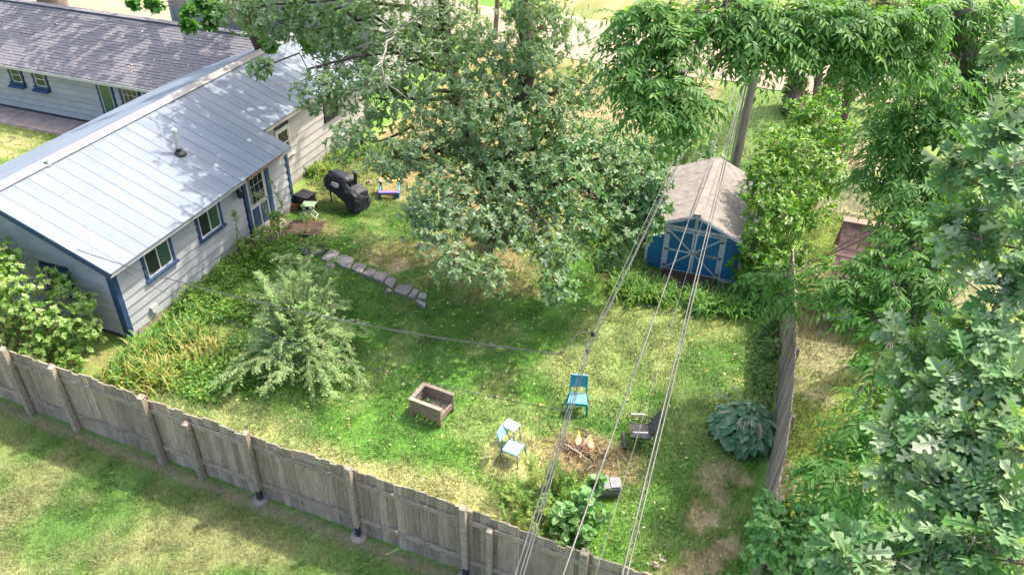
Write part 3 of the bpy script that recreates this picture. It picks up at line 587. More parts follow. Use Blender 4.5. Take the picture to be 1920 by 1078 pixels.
# fallen leaves and debris on that roof
lb = LB(); n_=260; a = rng.uniform(-33,-19,n_); b = rng.uniform(.05,.98,n_)*sl_
pp = np.stack([a, ye+b*evw[1], ze+b*evw[2]+.03],-1); U = rng.normal(0,.3,(n_,3)); U[:,2]=1
lb.add(inst(T_OVAL, pp, rng.normal(size=(n_,3))*[1,1,.2], U, rng.uniform(.05,.11,n_), rng.random(n_)))
M['litter'] = leafmat('dry fallen leaf', [(.5,.45,.4),(.35,.2,.12),(.45,.32,.2)], trans=.05, rough=.9)
o = lb.build('fallen_leaves', M['litter'], None); tag(o,'dry leaves scattered on the dark shingle roof','leaves',kind='stuff')

lb = LB(); n_=90; a = rng.uniform(11.2,22,n_); b = XE-.1-(rng.random(n_)**.7)*3.2; k_ = (a<18)|(b<-14.8); a=a[k_]; b=b[k_]; n_=len(a)
U = rng.normal(0,.2,(n_,3))+[SLP,0,1]; lb.add(inst(T_OVAL, np.stack([b,a,rz(b)+.012],-1), rng.normal(size=(n_,3))*[1,1,.1], U, rng.uniform(.03,.08,n_), rng.random(n_)))
o = lb.build('roof_litter', M['litter'], None); tag(o,'few dry leaves lying on the blue metal roof','leaves',kind='stuff')
# concrete walk along the wing, slab by slab
walk = MB().box((-40,19.9,-.3),(-20.2,21.17,.012)).build('walkway', M['concrete']); tag(walk, kind='structure')
x = -33.
while x < -20.6:
    wd = rng.uniform(1.25,1.4); MB().box((x+.012,19.95,.0),(x+wd-.012,21.12,.045)).build('slab', M['concrete'], walk); x += wd
mb = MB()
for k in range(26):
    c = V3((-23.0+rng.normal(0,.55), 19.55+rng.normal(0,.18), .03)); s_ = rng.uniform(.05,.13)
    mb.lathe(c,[(s_*.6,-.04),(s_,.02),(s_*.8,.06),(s_*.3,.09)],6,rng.uniform(.7,1.3),1)
o = mb.build('edging_rocks', M['rocktan']); tag(o,'small tan rocks heaped at the end of the walkway','rocks',kind='stuff')

# ---- neighbour's white garage beyond the wing
gar = thing('white_garage', 'white lap sided garage beyond the shingled roof at the top left', 'garage', (-21,30.5,0))
MB().prism([(-26.2,28.02),(-16.2,28.02),(-16.2,34),(-26.2,34)],0,4.3).build('wall', M['siding_wh'], gar)
siding(gar, ('y',28.02,-1), -26.2,-16.2,.05,4.3, 26, M['siding_wh'], joints=1, th=.012, proud=.012)
siding(gar, ('x',-16.2,1), 28.02,34,.05,4.3, 26, M['siding_wh'], joints=0, th=.012, proud=.012)
mb = MB()
for s in (0,1):
    yA = 27.6 if not s else 34.4; mb.hexa([(-26.6,yA,4.25),(-15.8,yA,4.25),(-15.8,31,5.6),(-26.6,31,5.6),(-26.6,yA,4.32),(-15.8,yA,4.32),(-15.8,31,5.68),(-26.6,31,5.68)])
mb.build('roof', M['shingle'], gar)
MB().box((-26.25,27.97,0),(-26.1,28.05,4.3)).build('corner_board', M['white_trim'], gar)

# ---- blue shed
SX0, SX1, SY, SYB, SZ, SP, SXR = -3.06, -.46, 19.25, 22.4, 1.44, 2.0, -1.78
shed = thing('blue_shed', 'small blue garden shed with white cross braced double doors', 'shed', (-1.78,20.8,0))
mb = MB().prism([(SX0,SY),(SX1,SY),(SX1,SYB),(SX0,SYB)],.04,SZ)
mb.add([(SX0,SY,SZ),(SX1,SY,SZ),(SXR,SY,SP-.03),(SX0,SYB,SZ),(SX1,SYB,SZ),(SXR,SYB,SP-.03)],[(0,1,2),(3,5,4),(1,4,5,2),(2,5,3,0)])
mb.build('wall', M['shedblue'], shed)
for k in range(5): MB().box((SX0+.02+k*.1,SY-.012,.06),(SX0+.115+k*.1,SY-.001,SZ-.01)).build('wall_board', M['shedblue'], shed)
for k in range(5): MB().box((SX1-.51+k*.1,SY-.012,.06),(SX1-.415+k*.1,SY-.001,SZ-.01)).build('wall_board', M['shedblue'], shed)
T = M['shedtrim']
MB().box((SX0-.02,SY-.035,.04),(SX0+.06,SY+.06,SZ)).build('corner_trim', T, shed); MB().box((SX1-.06,SY-.035,.04),(SX1+.02,SY+.06,SZ)).build('corner_trim', T, shed)
MB().box((SX0-.05,SY-.04,SZ-.02),(SX1+.05,SY-.005,SZ+.07)).build('head_trim', T, shed)
MB().box((SXR-.04,SY-.034,SZ+.075),(SXR+.04,SY-.004,SP-.06)).build('gable_post', T, shed)
MB().box((-2.59,SY-.036,.04),(-2.49,SY-.004,SZ-.025)).build('door_jamb', T, shed); MB().box((-1.03,SY-.036,.04),(-.93,SY-.004,SZ-.025)).build('door_jamb', T, shed)
def shed_door(x0, x1, hinge, tilt):
    d = MB().box((x0,SY-.03,.06),(x1,SY-.004,SZ-.04)).build('door', M['shedblue'], shed)
    y0_, y1_ = SY-.052, SY-.031; tw = .05
    for a,b in ((x0,x0+tw),(x1-tw,x1)): MB().box((a,y0_,.06),(b,y1_,SZ-.04)).build('door_trim', T, d)
    for z in (.06,SZ-.04-tw): MB().box((x0+tw,y0_+.002,z),(x1-tw,y1_,z+tw)).build('door_trim', T, d)
    zm = .74; MB().box((x0+tw,y0_+.003,zm-tw/2),(x1-tw,y1_,zm+tw/2)).build('door_trim', T, d)
    mid = x1-tw if hinge < 0 else x0+tw; out_ = x0+tw if hinge < 0 else x1-tw
    for z in (SZ-.14,.16): MB().bar((out_,SY-.0405,z),(mid,SY-.0405,zm+(.04 if z>zm else -.04)),.016,.045,(0,0,1)).build('door_brace', T, d)
    hx = x0 if hinge < 0 else x1
    for z in (.22,.74,SZ-.2): MB().box((hx-.06,y0_-.008,z-.022),(hx+.06,y0_-.001,z+.022)).build('hinge', M['blackmetal'], d)
    return d
dl = shed_door(-2.485,-1.77,-1,0); d2 = shed_door(-1.755,-1.035,1,0)
MB().bar((-1.8,SY-.07,.76),(-1.2,SY-.06,.75),.02,.05).build('door_bar', M['railwood'], d2)
mb = MB(); OV = .28
for s,xe_ in ((-1,SX0-OV),(1,SX1+OV)):
    zE = SP-(SP-SZ)/(SXR-SX0)*abs(SXR-xe_)
    mb.add([(xe_,SY-.22,zE),(SXR,SY-.22,SP),(SXR,SYB+.15,SP),(xe_,SYB+.15,zE),(xe_,SY-.22,zE+.03),(SXR,SY-.22,SP+.03),(SXR,SYB+.15,SP+.03),(xe_,SYB+.15,zE+.03)], [(3,2,1,0),(4,5,6,7),(0,1,5,4),(1,2,6,5),(2,3,7,6),(3,0,4,7)])
mb.build('roof', M['shingle_tan'], shed)
for s,xe_ in ((-1,SX0-OV),(1,SX1+OV)):
    zE = SP-(SP-SZ)/(SXR-SX0)*abs(SXR-xe_)+.03; L_ = math.hypot(SXR-xe_,SP+.03-zE)
    shingles(shed, (xe_,SY-.23,zE), (0,1,0), ((SXR-xe_)/L_,0,(SP+.03-zE)/L_), 23, 13, .165, L_/13, M['shingle_tan'], thick=.01)
    MB().bar((xe_,SY-.235,zE-.045),(SXR,SY-.235,SP-.015),.025,.075).build('rake_board', T, shed)
MB().bar((SXR,SY-.23,SP+.045),(SXR,SYB+.15,SP+.045),.2,.02).build('ridge_shingles', M['shingle_tan'], shed)
MB().hexa([(-2.5,SY-.55,.01),(-1.0,SY-.55,.01),(-1.0,SY-.06,.01),(-2.5,SY-.06,.01),(-2.5,SY-.55,.03),(-1.0,SY-.55,.03),(-1.0,SY-.06,.1),(-2.5,SY-.06,.1)]).build('ramp', M['deckwood'], shed)
MB().box((SX1-.5,SY-.09,.03),(SX1+.22,SY-.045,.14)).build('skirt_board', T, shed)

# ---- playhouse beyond the side fence
ph = thing('playhouse', 'little cream playhouse with pinkish shingle roof behind the side fence', 'playhouse', (2.8,19.2,0))
hx0,hx1,hy0,hy1,hz,hr,hyr = 1.9,3.7,18.45,19.95,1.4,2.55,19.2
mb = MB().prism([(hx0,hy0),(hx1,hy0),(hx1,hy1),(hx0,hy1)],.05,hz); mb.build('wall', M['cream'], ph)
siding(ph, ('y',hy0,-1), hx0,hx1,.05,hz, 10, M['cream'], joints=0, th=.01, proud=.014)
siding(ph, ('x',hx0,-1), hy0,hy1,.05,hz, 10, M['cream'], joints=0, th=.01, proud=.014)
MB().add([(hx0-.02,hy0,hz),(hx0-.02,hy1,hz),(hx0-.02,hyr,hr-.06),(hx0+.06,hy0,hz),(hx0+.06,hy1,hz),(hx0+.06,hyr,hr-.06)],[(0,2,1),(3,4,5),(0,3,5,2),(1,2,5,4),(0,1,4,3)]).build('gable', M['tan'], ph)
for s in (-1,1):
    y_e = hy0-.22 if s < 0 else hy1+.22; zE = hz-.12; L_ = math.hypot(hyr-y_e,hr-zE); ev = V3((0,(hyr-y_e)/L_,(hr-zE)/L_)); nn = V3((0,-ev[2]*np.sign(ev[1]),abs(ev[1])))
    sb = MB().hexa([V3((hx0-.14,y_e,zE)),V3((hx1+.14,y_e,zE)),V3((hx1+.14,hyr,hr)),V3((hx0-.14,hyr,hr)),V3((hx0-.14,y_e,zE+.02)),V3((hx1+.14,y_e,zE+.02)),V3((hx1+.14,hyr,hr+.02)),V3((hx0-.14,hyr,hr+.02))]).build('roof', M['shingle_pink'], ph)
    if s < 0:
        for j in range(9):
            for i in range(11):
                a0 = hx0-.14+i*.228+(j%2)*.114; a1 = min(a0+.222,hx1+.14)
                if a1-a0 < .03: continue
                o_ = V3((0,y_e,zE+.02)); l=L_/9*j-.01; u=L_/9*(j+1)+.01; k=.02
                p=[V3((a0,0,0))+o_+ev*l,V3((a1,0,0))+o_+ev*l,V3((a1,0,0))+o_+ev*u,V3((a0,0,0))+o_+ev*u]
                MB().add([p[0]+nn*k,p[1]+nn*k,p[2]+nn*.006,p[3]+nn*.006,p[0],p[1],p[2],p[3]],[(0,1,2,3),(0,4,5,1),(1,5,6,2),(3,2,6,7),(0,3,7,4)]).build('shingle', M['shingle_pink'], sb)
MB().bar((hx0-.16,hyr,hr+.04),(hx1+.16,hyr,hr+.04),.26,.03).build('ridge_cap', M['shingle_pink'], ph)

# ================================================================== FENCES, POLE, WIRES
fyf = lambda x: 8.14-.036*(x+3.76)
fence = thing('board_fence', 'long weathered grey board fence crossing the foreground with posts and rails', 'fence', (-7,fyf(-7),0))
x = -18.; k = 0
while x < .95:
    wd = rng.uniform(.135,.195); yo = fyf(x)+rng.normal(0,.006); zt = 1.70+rng.normal(0,.022)+.03*math.sin(x*.9); zb = -.03+rng.uniform(0,.015)
    ln = rng.normal(0,.006); sl2 = rng.normal(0,.008)
    MB().hexa([(x,yo,zb),(x+wd-.004,yo,zb),(x+wd-.004,yo+.022,zb),(x,yo+.022,zb),(x+ln,yo+sl2,zt),(x+wd-.005+ln,yo+sl2,zt+rng.normal(0,.012)),(x+wd-.005+ln,yo+.022+sl2,zt),(x+ln,yo+.022+sl2,zt)]).build('picket', M['fencewood'], fence); x += wd; k += 1
posts = [(-16.6,1.84,0,.11),(-14.32,1.84,0,.12),(-12.98,1.78,0,.11),(-10.62,1.85,0,.13),(-9.62,1.52,0,.12),(-8.2,1.84,1,.11),(-5.97,1.86,1,.1),(-3.74,1.87,1,.11),(-3.28,1.52,0,.1),(-1.62,1.84,0,.13),(.62,1.84,0,.11)]
for x,h,br,wd in posts:
    y = fyf(x)-.045-wd/2; a = rng.normal(0,.012); b0 = .3 if br else 0.
    MB().hexa([(x-wd/2,y-wd/2,b0),(x+wd/2,y-wd/2,b0),(x+wd/2,y+wd/2,b0),(x-wd/2,y+wd/2,b0),(x-wd/2+a,y-wd/2,h),(x+wd/2+a,y-wd/2,h),(x+wd/2+a,y+wd/2,h+.02),(x-wd/2+a,y+wd/2,h+.02)]).build('post', M['railwood'], fence, bevel=.008)
    if br:
        MB().box((x-wd/2+.01,y-wd/2+.01,.0),(x+wd/2-.01,y+wd/2-.01,.3)).build('post_bracket', M['bracket'], fence)
        MB().lathe((x,y,-.03),[(.17,0),(.16,.06),(.1,.08)],10).build('footing', M['concrete'], fence)
px = sorted(p[0] for p in posts if p[1] > 1.6); px = [-18.1]+px
for z in (.43,1.43):
    for a,b in zip(px[:-1],px[1:]):
        MB().bar((a+.06,fyf(a+.06)-.024,z+rng.normal(0,.012)),(b-.06,fyf(b-.06)-.024,z+rng.normal(0,.012)),.042,.088).build('rail', M['railwood'], fence)
side = thing('side_fence', 'weathered grey board fence running away along the right side of the yard', 'fence', (.97,12.5,0))
fxs = lambda y: float(np.interp(y,[8.2,9.5,11,12.6,14.6,16,17.2,18.6],[1.0,1.03,1.07,1.08,1.02,.94,.83,.7]))
y = 8.2
while y < 18.6:
    wd = rng.uniform(.135,.17); xo = fxs(y)+rng.normal(0,.006); zt = 1.78+rng.normal(0,.012)
    tl = float(np.interp(y,[8.2,10,12,14,16,18.6],[.02,.06,.1,.09,.05,.02]))
    MB().hexa([(xo,y,.03),(xo+.026,y,.03),(xo+.026,y+wd-.007,.03),(xo,y+wd-.007,.03),(xo+tl,y,zt),(xo+.026+tl,y,zt),(xo+.026+tl,y+wd-.007,zt+rng.normal(0,.01)),(xo+tl,y+wd-.007,zt)]).build('picket', M['fencewood'], side); y += wd
for y in (8.35,10.55,12.75,14.95,17.15):
    MB().box((fxs(y)+.13,y-.05,0),(fxs(y)+.23,y+.05,1.5)).build('post', M['railwood'], side, bevel=.008)
    if y < 17:
        for z in (.4,1.35): MB().bar((fxs(y)+.085+.02*z,y,z),(fxs(y+2.2)+.085+.02*z,y+2.2,z),.04,.088).build('rail', M['railwood'], side)
# chain link fence at the back
cl = thing('chain_link_fence', 'low chain link fence behind the playhouse', 'fence', (3.5,24.7,0))
for x in (1.3,3.7,6.1): MB().tube([(x,24.7,0),(x,24.7,1.25)],.03,8).build('post', M['galv'], cl)
MB().tube([(1.3,24.7,1.2),(6.1,24.7,1.2)],.02,8).build('top_rail', M['galv'], cl)
mb = MB()
for k in range(-14,56):
    for s in (1,-1):
        a = 1.3+k*.085; z0,z1 = .05,1.18; xs,xe_ = (a,a+1.13) if s>0 else (a+1.13,a)
        if min(xs,xe_) < 1.3 or max(xs,xe_) > 6.1: continue
        mb.tube([(xs,24.7,z0),(xe_,24.7,z1)],.006,3,False)
o = mb.build('wire_mesh', M['galv'], cl); o['kind'] = 'stuff'

pole = thing('utility_pole', 'tall weathered wooden utility pole behind the shed', 'utility pole', (-1.45,25.9,0))
mb = MB(); mb.tube([(-1.45+.02*z,25.9,z) for z in np.linspace(-.2,9.4,12)], list(np.linspace(.155,.11,12)), 14); mb.build('shaft', M['polewood'], pole, smooth=True)
MB().box((-2.5,25.7,8.25),(-.1,25.78,8.37)).build('crossarm', M['polewood'], pole)
for x in (-2.35,-1.7,-.3): MB().lathe((x,25.74,8.37),[(.02,0),(.05,.04),(.03,.1),(.045,.14),(.02,.18)],10).build('insulator', M['greyplastic'], pole)
MB().tube([(-1.62,25.72,.0),(-1.56,25.74,4.2)],.028,8).build('conduit', M['galv'], pole)

def cat(a, b, sag, n=40):
    a=V3(a); b=V3(b); u=np.linspace(0,1,n)[:,None]; p=a+(b-a)*u; p[:,2]-=(4*sag*u*(1-u))[:,0]; return p
def wire(pts, r, label, mt, name='power_line', group=None):
    o = MB().tube(pts, r, 6).build(name, mt, smooth=True); tag(o, label, 'cable', group); return o
# twin conductors at the right, single conductor in the middle, thin guy line between
base = V3((-1.42,25.7,0))
p = cat(base+(0,0,8.2),(.34,-14,8.2),.54); wire(p,.0065,'rightmost pale power line from the pole, upper of the close pair',M['wire_alu'])
p2 = p+V3((.03,0,-.022)); wire(p2,.0065,'rightmost pale power line from the pole, lower of the close pair',M['wire_alu'])
p = cat(base+(.15,0,7.15),(-.62,-14,7.6),.25); wire(p,.008,'single grey power line between the dark bundle and the pale pair',M['wire_alu'])
p = cat(base+(.1,0,6.77),(-.33,-14,7.0),.63); wire(p,.0035,'thin slack line hanging between the two pale power lines',M['wire_alu'])
# dark triplex bundle, pulled towards the house where the service drop leaves it
TAP = PT(1104,652,13.6); END = PT(970,1078,6.9); dirn = (END-TAP)/np.linalg.norm(END-TAP); END2 = END+dirn*11
for k,(ox,oz) in enumerate(((0,0),(.055,.05),(-.05,.06))):
    a = cat(base+(-.15+ox*2,0,6.9+oz*6), TAP+V3((ox*.6,0,oz)), .18, 26); b = cat(TAP+V3((ox*.5,0,oz*.6)), END2+V3((ox*.8,0,oz*.7)), .12, 26)
    wire(np.concatenate([a,b[1:]]), .007, ('lowest','right hand','left hand')[k]+' cable of the dark twisted bundle over the yard', M['wire'])
for k,(qx,qy) in enumerate(((1111,626),(1102,659))):
    c = PT(qx,qy,13.7); o = MB().lathe(c,[(.008,-.045),(.03,-.035),(.034,0),(.03,.035),(.008,.045)],10).build('cable_splice', M['black'], smooth=True)
    tag(o, ('upper','lower')[k]+' black splice clamp on the dark cable bundle','splice')
GA = V3((-14.5,10.95,2.75)); JN = PT(1052,664,13.3)
p = cat(GA, JN, .35, 34); wire(p,.008,'thick service cable from the gable to the overhead bundle',M['wire'],'service_cable')
p = cat(GA+V3((0.02,0,-.02)), JN+V3((0,0,-.005)), .35, 34); wire(p+V3((0,0,-.012)),.004,'bright bare cable twisted beside the thick service cable',M['wire_alu'],'service_cable')
loop = lambda a,b,h,s: [V3(a)*(1-t)+V3(b)*t+V3((s[0],s[1],h))*math.sin(math.pi*t) for t in np.linspace(0,1,12)]
wire(loop(JN,PT(1111,628,13.7),.12,(-.03,.12)),.006,'upper looping jumper wire joining service cable to bundle',M['wire'],'jumper_wire')
wire(loop(JN,PT(1093,662,13.6),-.1,(.0,-.1)),.006,'lower looping jumper wire joining service cable to bundle',M['wire'],'jumper_wire')
wire(loop(JN,TAP,.05,(0,.1)),.006,'pale looping jumper wire joining service cable to bundle',M['wire_alu'],'jumper_wire')
q0 = PX(235,510,-14.05); bb = cat(TAP, END2, .12, 60)
def pxy(p): q = V3(p)-V3((0,0,CH)); zc = q@FW; return 960+F*(q@RT)/zc, 539-F*(q@UP)/zc
q1 = min(bb, key=lambda p: abs(pxy(p)[1]-770)); wire(cat(q0,q1,.5,34),.005,'thin telephone line crossing the yard above the planter',M['wire'],'telephone_line')

# ================================================================== YARD THINGS
# ---- wooden planter box on legs
pc = V3((-6.09,11.63,0))
pl = thing('planter_box', 'brown slatted wooden planter box standing on the lawn', 'planter', pc, -R(6), local=True)
W_, D_, H_ = .36, .27, .49
for sx in (-1,1):
    for sy in (-1,1): MB().box((sx*W_-.035,sy*D_-.035,0),(sx*W_+.035,sy*D_+.035,H_)).build('leg', M['planterwood'], pl)
for z in (.13,.3):
    for sy in (-1,1): MB().box((-W_+.037,sy*D_-.012-.012*(sy<0),z),(W_-.037,sy*D_+.012+.012*(sy>0),z+.16)).build('side_board', M['planterwood'], pl)
    for sx in (-1,1):
        if sx > 0 and z > .2: continue
        MB().box((sx*W_-.012-.012*(sx<0),-D_+.037,z),(sx*W_+.012+.012*(sx>0),D_-.037,z+.16)).build('side_board', M['planterwood'], pl)
for sy in (-1,1): MB().box((-W_-.05,sy*D_-.045,H_+.002),(W_+.05,sy*D_+.045,H_+.03)).build('rim_board', M['planterwood'], pl)
MB().box((-W_-.05,-D_+.047,H_+.002),(-W_+.05,D_-.047,H_+.028)).build('rim_board', M['planterwood'], pl)
for k in range(5): MB().box((-W_+.045+k*.128,-D_+.03,.17),(-W_+.148+k*.128,D_-.03,.195)).build('floor_slat', M['railwood'], pl)
bp = pc+V3((-.16,.12,.24)); o = MB().lathe(bp,[(.001,-.045),(.032,-.033),(.045,0),(.032,.033),(.001,.045)],12).build('ball', M['ball'], smooth=True); tag(o,'small bright green ball lying in the planter box','ball')

# ---- chairs
def tubes(root, name, mt, lines, r): 
    for l in lines: MB().tube(l, r, 8).build(name, mt, root, smooth=True)
def curvedback(w, z0, z1, y0, y1, bow, th, mt, root, name='backrest', nx=7):
    v=[]; f=[]
    for s in (0,1):
        for j,(z,y) in enumerate(((z0,y0),(z1,y1))):
            for i in range(nx):
                u=i/(nx-1)*2-1; v.append((u*w/2, y+bow*(1-u*u)+s*th, z+ (0.02*(1-u*u) if j else 0)))
    n=nx; I=lambda s,j,i:(s*2+j)*n+i
    for i in range(n-1):
        f += [(I(0,0,i),I(0,0,i+1),I(0,1,i+1),I(0,1,i)),(I(1,0,i+1),I(1,0,i),I(1,1,i),I(1,1,i+1)),(I(0,1,i),I(0,1,i+1),I(1,1,i+1),I(1,1,i)),(I(1,0,i),I(1,0,i+1),I(0,0,i+1),I(0,0,i))]
    f += [(I(0,0,0),I(0,1,0),I(1,1,0),I(1,0,0)),(I(0,0,n-1),I(1,0,n-1),I(1,1,n-1),I(0,1,n-1))]
    return MB().add(v,f).build(name, mt, root)
# teal plastic chair (local frame: faces -y)
tcp = V3((-3.13,12.9,0)); tch = thing('plastic_chair', 'bright teal plastic chair facing the fire pit', 'chair', tcp, R(14), local=True); tch.scale = (.9,.9,.88)
sv = [(-.2,.2,.4),(.2,.2,.4),(.25,-.2,.42),(-.25,-.2,.42)]
MB().hexa([(x,y,z-.035) for x,y,z in sv]+sv).build('seat', M['tealseat'], tch, bevel=.012)
MB().box((-.25,-.215,.345),(.25,-.2,.415)).build('seat_apron', M['teal'], tch)
curvedback(.4,.56,.85,.23,.33,.025,.025,M['teal'],tch)
for s in (-1,1):
    MB().bar((s*.2,.2,.36),(s*.2,.335,.87),.035,.03).build('back_post', M['teal'], tch)
    MB().hexa([(s*.25-.025,-.22,0),(s*.25+.025,-.22,0),(s*.25+.025,-.17,0),(s*.25-.025,-.17,0),(s*.235-.03,-.21,.36),(s*.235+.03,-.21,.36),(s*.235+.03,-.15,.36),(s*.235-.03,-.15,.36)]).build('leg', M['teal'], tch)
    MB().bar((s*.27,.33,0),(s*.2,.2,.37),.045,.045,(0,1,0)).build('leg', M['teal'], tch)
MB().bar((-.21,.335,.875),(.21,.335,.875),.035,.03).build('top_rail', M['tealseat'], tch)
# powder blue metal chair, faces +x
bcp = V3((-3.97,10.98,0)); bch = thing('metal_garden_chair', 'pale blue metal garden chair turned side on beside the fire pit', 'chair', bcp+V3((.02,.02,0)), R(-97+180), local=True); bch.scale = (.84,.84,.84)
sv = [(-.2,.21,.41),(.2,.21,.41),(.21,-.21,.42),(-.21,-.21,.42)]
MB().hexa([(x,y,z-.018) for x,y,z in sv]+sv).build('seat', M['ltblue'], bch, bevel=.006)
curvedback(.36,.6,.86,.27,.36,.02,.015,M['ltblue'],bch)
for s in (-1,1):
    MB().tube([(s*.2,-.2,.4),(s*.215,-.22,.3),(s*.23,-.25,0)],.014,8).build('leg', M['blueleg'], bch, smooth=True)
    MB().tube([(s*.235,.36,0),(s*.21,.24,.3),(s*.2,.2,.42)],.014,8).build('leg', M['blueleg'], bch, smooth=True)
    MB().tube([(s*.2,.2,.42),(s*.195,.27,.62),(s*.17,.37,.88)],.012,8).build('back_post', M['blueleg'], bch, smooth=True)
MB().tube([(-.21,.22,.4),(.21,.22,.4),(.22,-.22,.405),(-.22,-.22,.405),(-.21,.22,.4)],.013,8).build('seat_frame', M['blueleg'], bch, smooth=True)
# small white topped table
tb = thing('garden_side_table', 'small white topped table with blue legs behind the pale blue chair', 'table', (-4.19,11.52,0), R(-14), local=True); tb.scale = (.82,.82,.9)
for k in range(2): MB().box((-.2,-.16+k*.165,.45),(.2,-.005+k*.165,.475)).build('top_board', M['whiteboard'], tb)
for sx in (-1,1):
    for sy in (-1,1): MB().tube([(sx*.2,sy*.15,0),(sx*.17,sy*.12,.45)],.012,8).build('leg', M['blueleg'], tb, smooth=True)
MB().tube([(-.18,-.13,.25),(.18,-.13,.25)],.008,6).build('stretcher', M['blueleg'], tb)
# black spring rocker, faces -x
rk = thing('rocking_patio_chair', 'black wrought iron spring patio chair with dark sling seat', 'chair', (-1.6,12.42,0), R(-72), local=True); rk.scale = (.9,.9,.9)
MB().hexa([(-.24,-.24,.40),(.24,-.24,.40),(.23,.2,.36),(-.23,.2,.36),(-.24,-.25,.415),(.24,-.25,.415),(.23,.2,.375),(-.23,.2,.375)]).build('seat', M['sling'], rk)
MB().hexa([(-.23,.2,.37),(.23,.2,.37),(.23,.22,.37),(-.23,.22,.37),(-.19,.42,.9),(.19,.42,.9),(.19,.435,.9),(-.19,.435,.9)]).build('backrest', M['sling'], rk)
MB().tube([(-.2,.425,.9),(0,.45,.97),(.2,.425,.9)],.013,8).build('back_frame', M['blackmetal'], rk, smooth=True)
for s in (-1,1):
    MB().tube([(s*.245,-.26,.4),(s*.24,.2,.36),(s*.2,.43,.91)],.013,8).build('side_frame', M['blackmetal'], rk, smooth=True)
    MB().tube([(s*.27,-.24,.4),(s*.3,-.32,.5),(s*.3,-.3,.6),(s*.3,-.2,.62),(s*.29,.1,.61),(s*.24,.28,.55)],.012,8).build('arm_frame', M['blackmetal'], rk, smooth=True)
    MB().box((s*.3-.022,-.22,.625),(s*.3+.022,.12,.642)).build('armrest', M['whiteboard'], rk)
    MB().tube([(s*.25,-.36,.02),(s*.25,-.15,.02),(s*.25,.25,.03),(s*.25,.33,.12),(s*.25,.2,.24),(s*.25,-.1,.27),(s*.24,-.2,.38)],.013,8).build('spring_leg', M['blackmetal'], rk, smooth=True)
    MB().tube([(s*.3,-.2,.6),(s*.3,-.12,.52),(s*.3,-.02,.5),(s*.3,0,.44),(s*.27,-.06,.4)],.008,6).build('scroll', M['blackmetal'], rk, smooth=True)
MB().box((-.26,-.39,.01),(.26,-.33,.09)).build('base_bar', M['blackmetal'], rk)

# ---- fire pit
fp = V3((-2.6,11.75,0))
pile = thing('brush_pile', 'low tangled heap of dry sticks in the fire pit', 'brush pile', fp)
for k in range(150):
    a = rng.uniform(0,2*np.pi); r_ = abs(rng.normal(0,.52)); c = fp+V3((r_*math.cos(a)*1.35, r_*math.sin(a)*.75, .03+.13*rng.random()*(1-min(1,r_))))
    d = rng.normal(size=3)*[1,.7,.16]; d = d/np.linalg.norm(d); l = rng.uniform(.12,.42); m_ = c+rng.normal(0,.025,3)
    MB().tube([c-d*l/2, m_, c+d*l/2], [rng.uniform(.006,.014),.009,.005], 5).build('stick', M['twig'], pile)
for k,(a,b,r_) in enumerate(((P(1058,832,.12),P(1110,868,.06),.022),(P(1085,845,.06),P(1108,815,.22),.02),(P(1112,872,.03),P(1098,885,.03),.018))):
    o = MB().tube([a,(a+b)/2+V3((0,0,.03)),b],[r_,r_*.9,r_*.6],7).build('branch', M['deadwood'], smooth=True)
    tag(o, ('long pale branch lying across the front of the fire pit','pale branch propped up between the two flames','short pale stick in front of the fire pit')[k], 'branch')
def flame(c, h, r_, label):
    n=9; k=10; mb=MB(); vs=[]
    for i in range(n):
        t=i/(n-1); rr=r_*(math.sin(math.pi*min(1,t*.9+.18))**.8)*(1-t)**.45+.002; ox=.03*math.sin(t*5+r_*90)*t
        for j in range(k):
            a=2*math.pi*j/k; q=rr*(1+.25*math.sin(3*a+t*6)); vs.append(c+V3((ox+q*math.cos(a),q*math.sin(a),h*t)))
    mb.add(vs,[(i*k+j,i*k+(j+1)%k,(i+1)*k+(j+1)%k,(i+1)*k+j) for i in range(n-1) for j in range(k)])
    f=thing('flame',label,'flame',c); mb.build('outer_tongue',M['flame'],f,smooth=True)
    mb2=MB(); mb2.add([c+(V3(v)-c)*[.5,.5,.55]+V3((.04,.03,0)) for v in vs],mb.f); mb2.build('inner_tongue',M['flame'],f,smooth=True)
flame(P(1083,832,.04),.42,.055,'taller orange flame at the left of the fire pit'); flame(P(1106,838,.04),.33,.06,'shorter orange flame at the right of the fire pit')

# ---- tipped grey box with a stake, lying in the weeds
bx = V3((-1.86,10.9,0)); gb = thing('storage_box', 'tipped grey plastic box with hinged lid lying in the weeds', 'box', bx, R(24), local=True)
cb = [(-.22,-.16,.0),(.22,-.16,.02),(.22,.14,.02),(-.22,.14,.0),(-.2,-.2,.26),(.2,-.2,.28),(.22,.1,.3),(-.22,.1,.28)]
MB().hexa(cb).build('body', M['greyplastic'], gb, bevel=.01)
MB().hexa([(-.23,-.21,.285),(-.02,-.21,.3),(-.02,.12,.31),(-.23,.12,.3),(-.23,-.21,.3),(-.02,-.21,.32),(-.02,.12,.33),(-.23,.12,.32)]).build('lid', M['greyplastic'], gb)
MB().box((.0,-.18,.29),(.19,.08,.305)).build('lid_panel', M['greyplastic'], gb)
o = MB().bar(P(1152,905,.25),P(1160,918,.02),.03,.04,(0,1,0)).build('wooden_stake', M['whiteboard']); tag(o,'short pale wooden stake leaning behind the tipped grey box','stake')
o = MB().bar(P(1238,1047,.02),P(1248,1052,.02),.05,.03).bar(P(1236,1040,.02),P(1241,1050,.02),.03,.025).build('bark_chip', M['whiteboard']); tag(o,'pale scraps of wood on the dry grass inside the front fence','wood scrap')

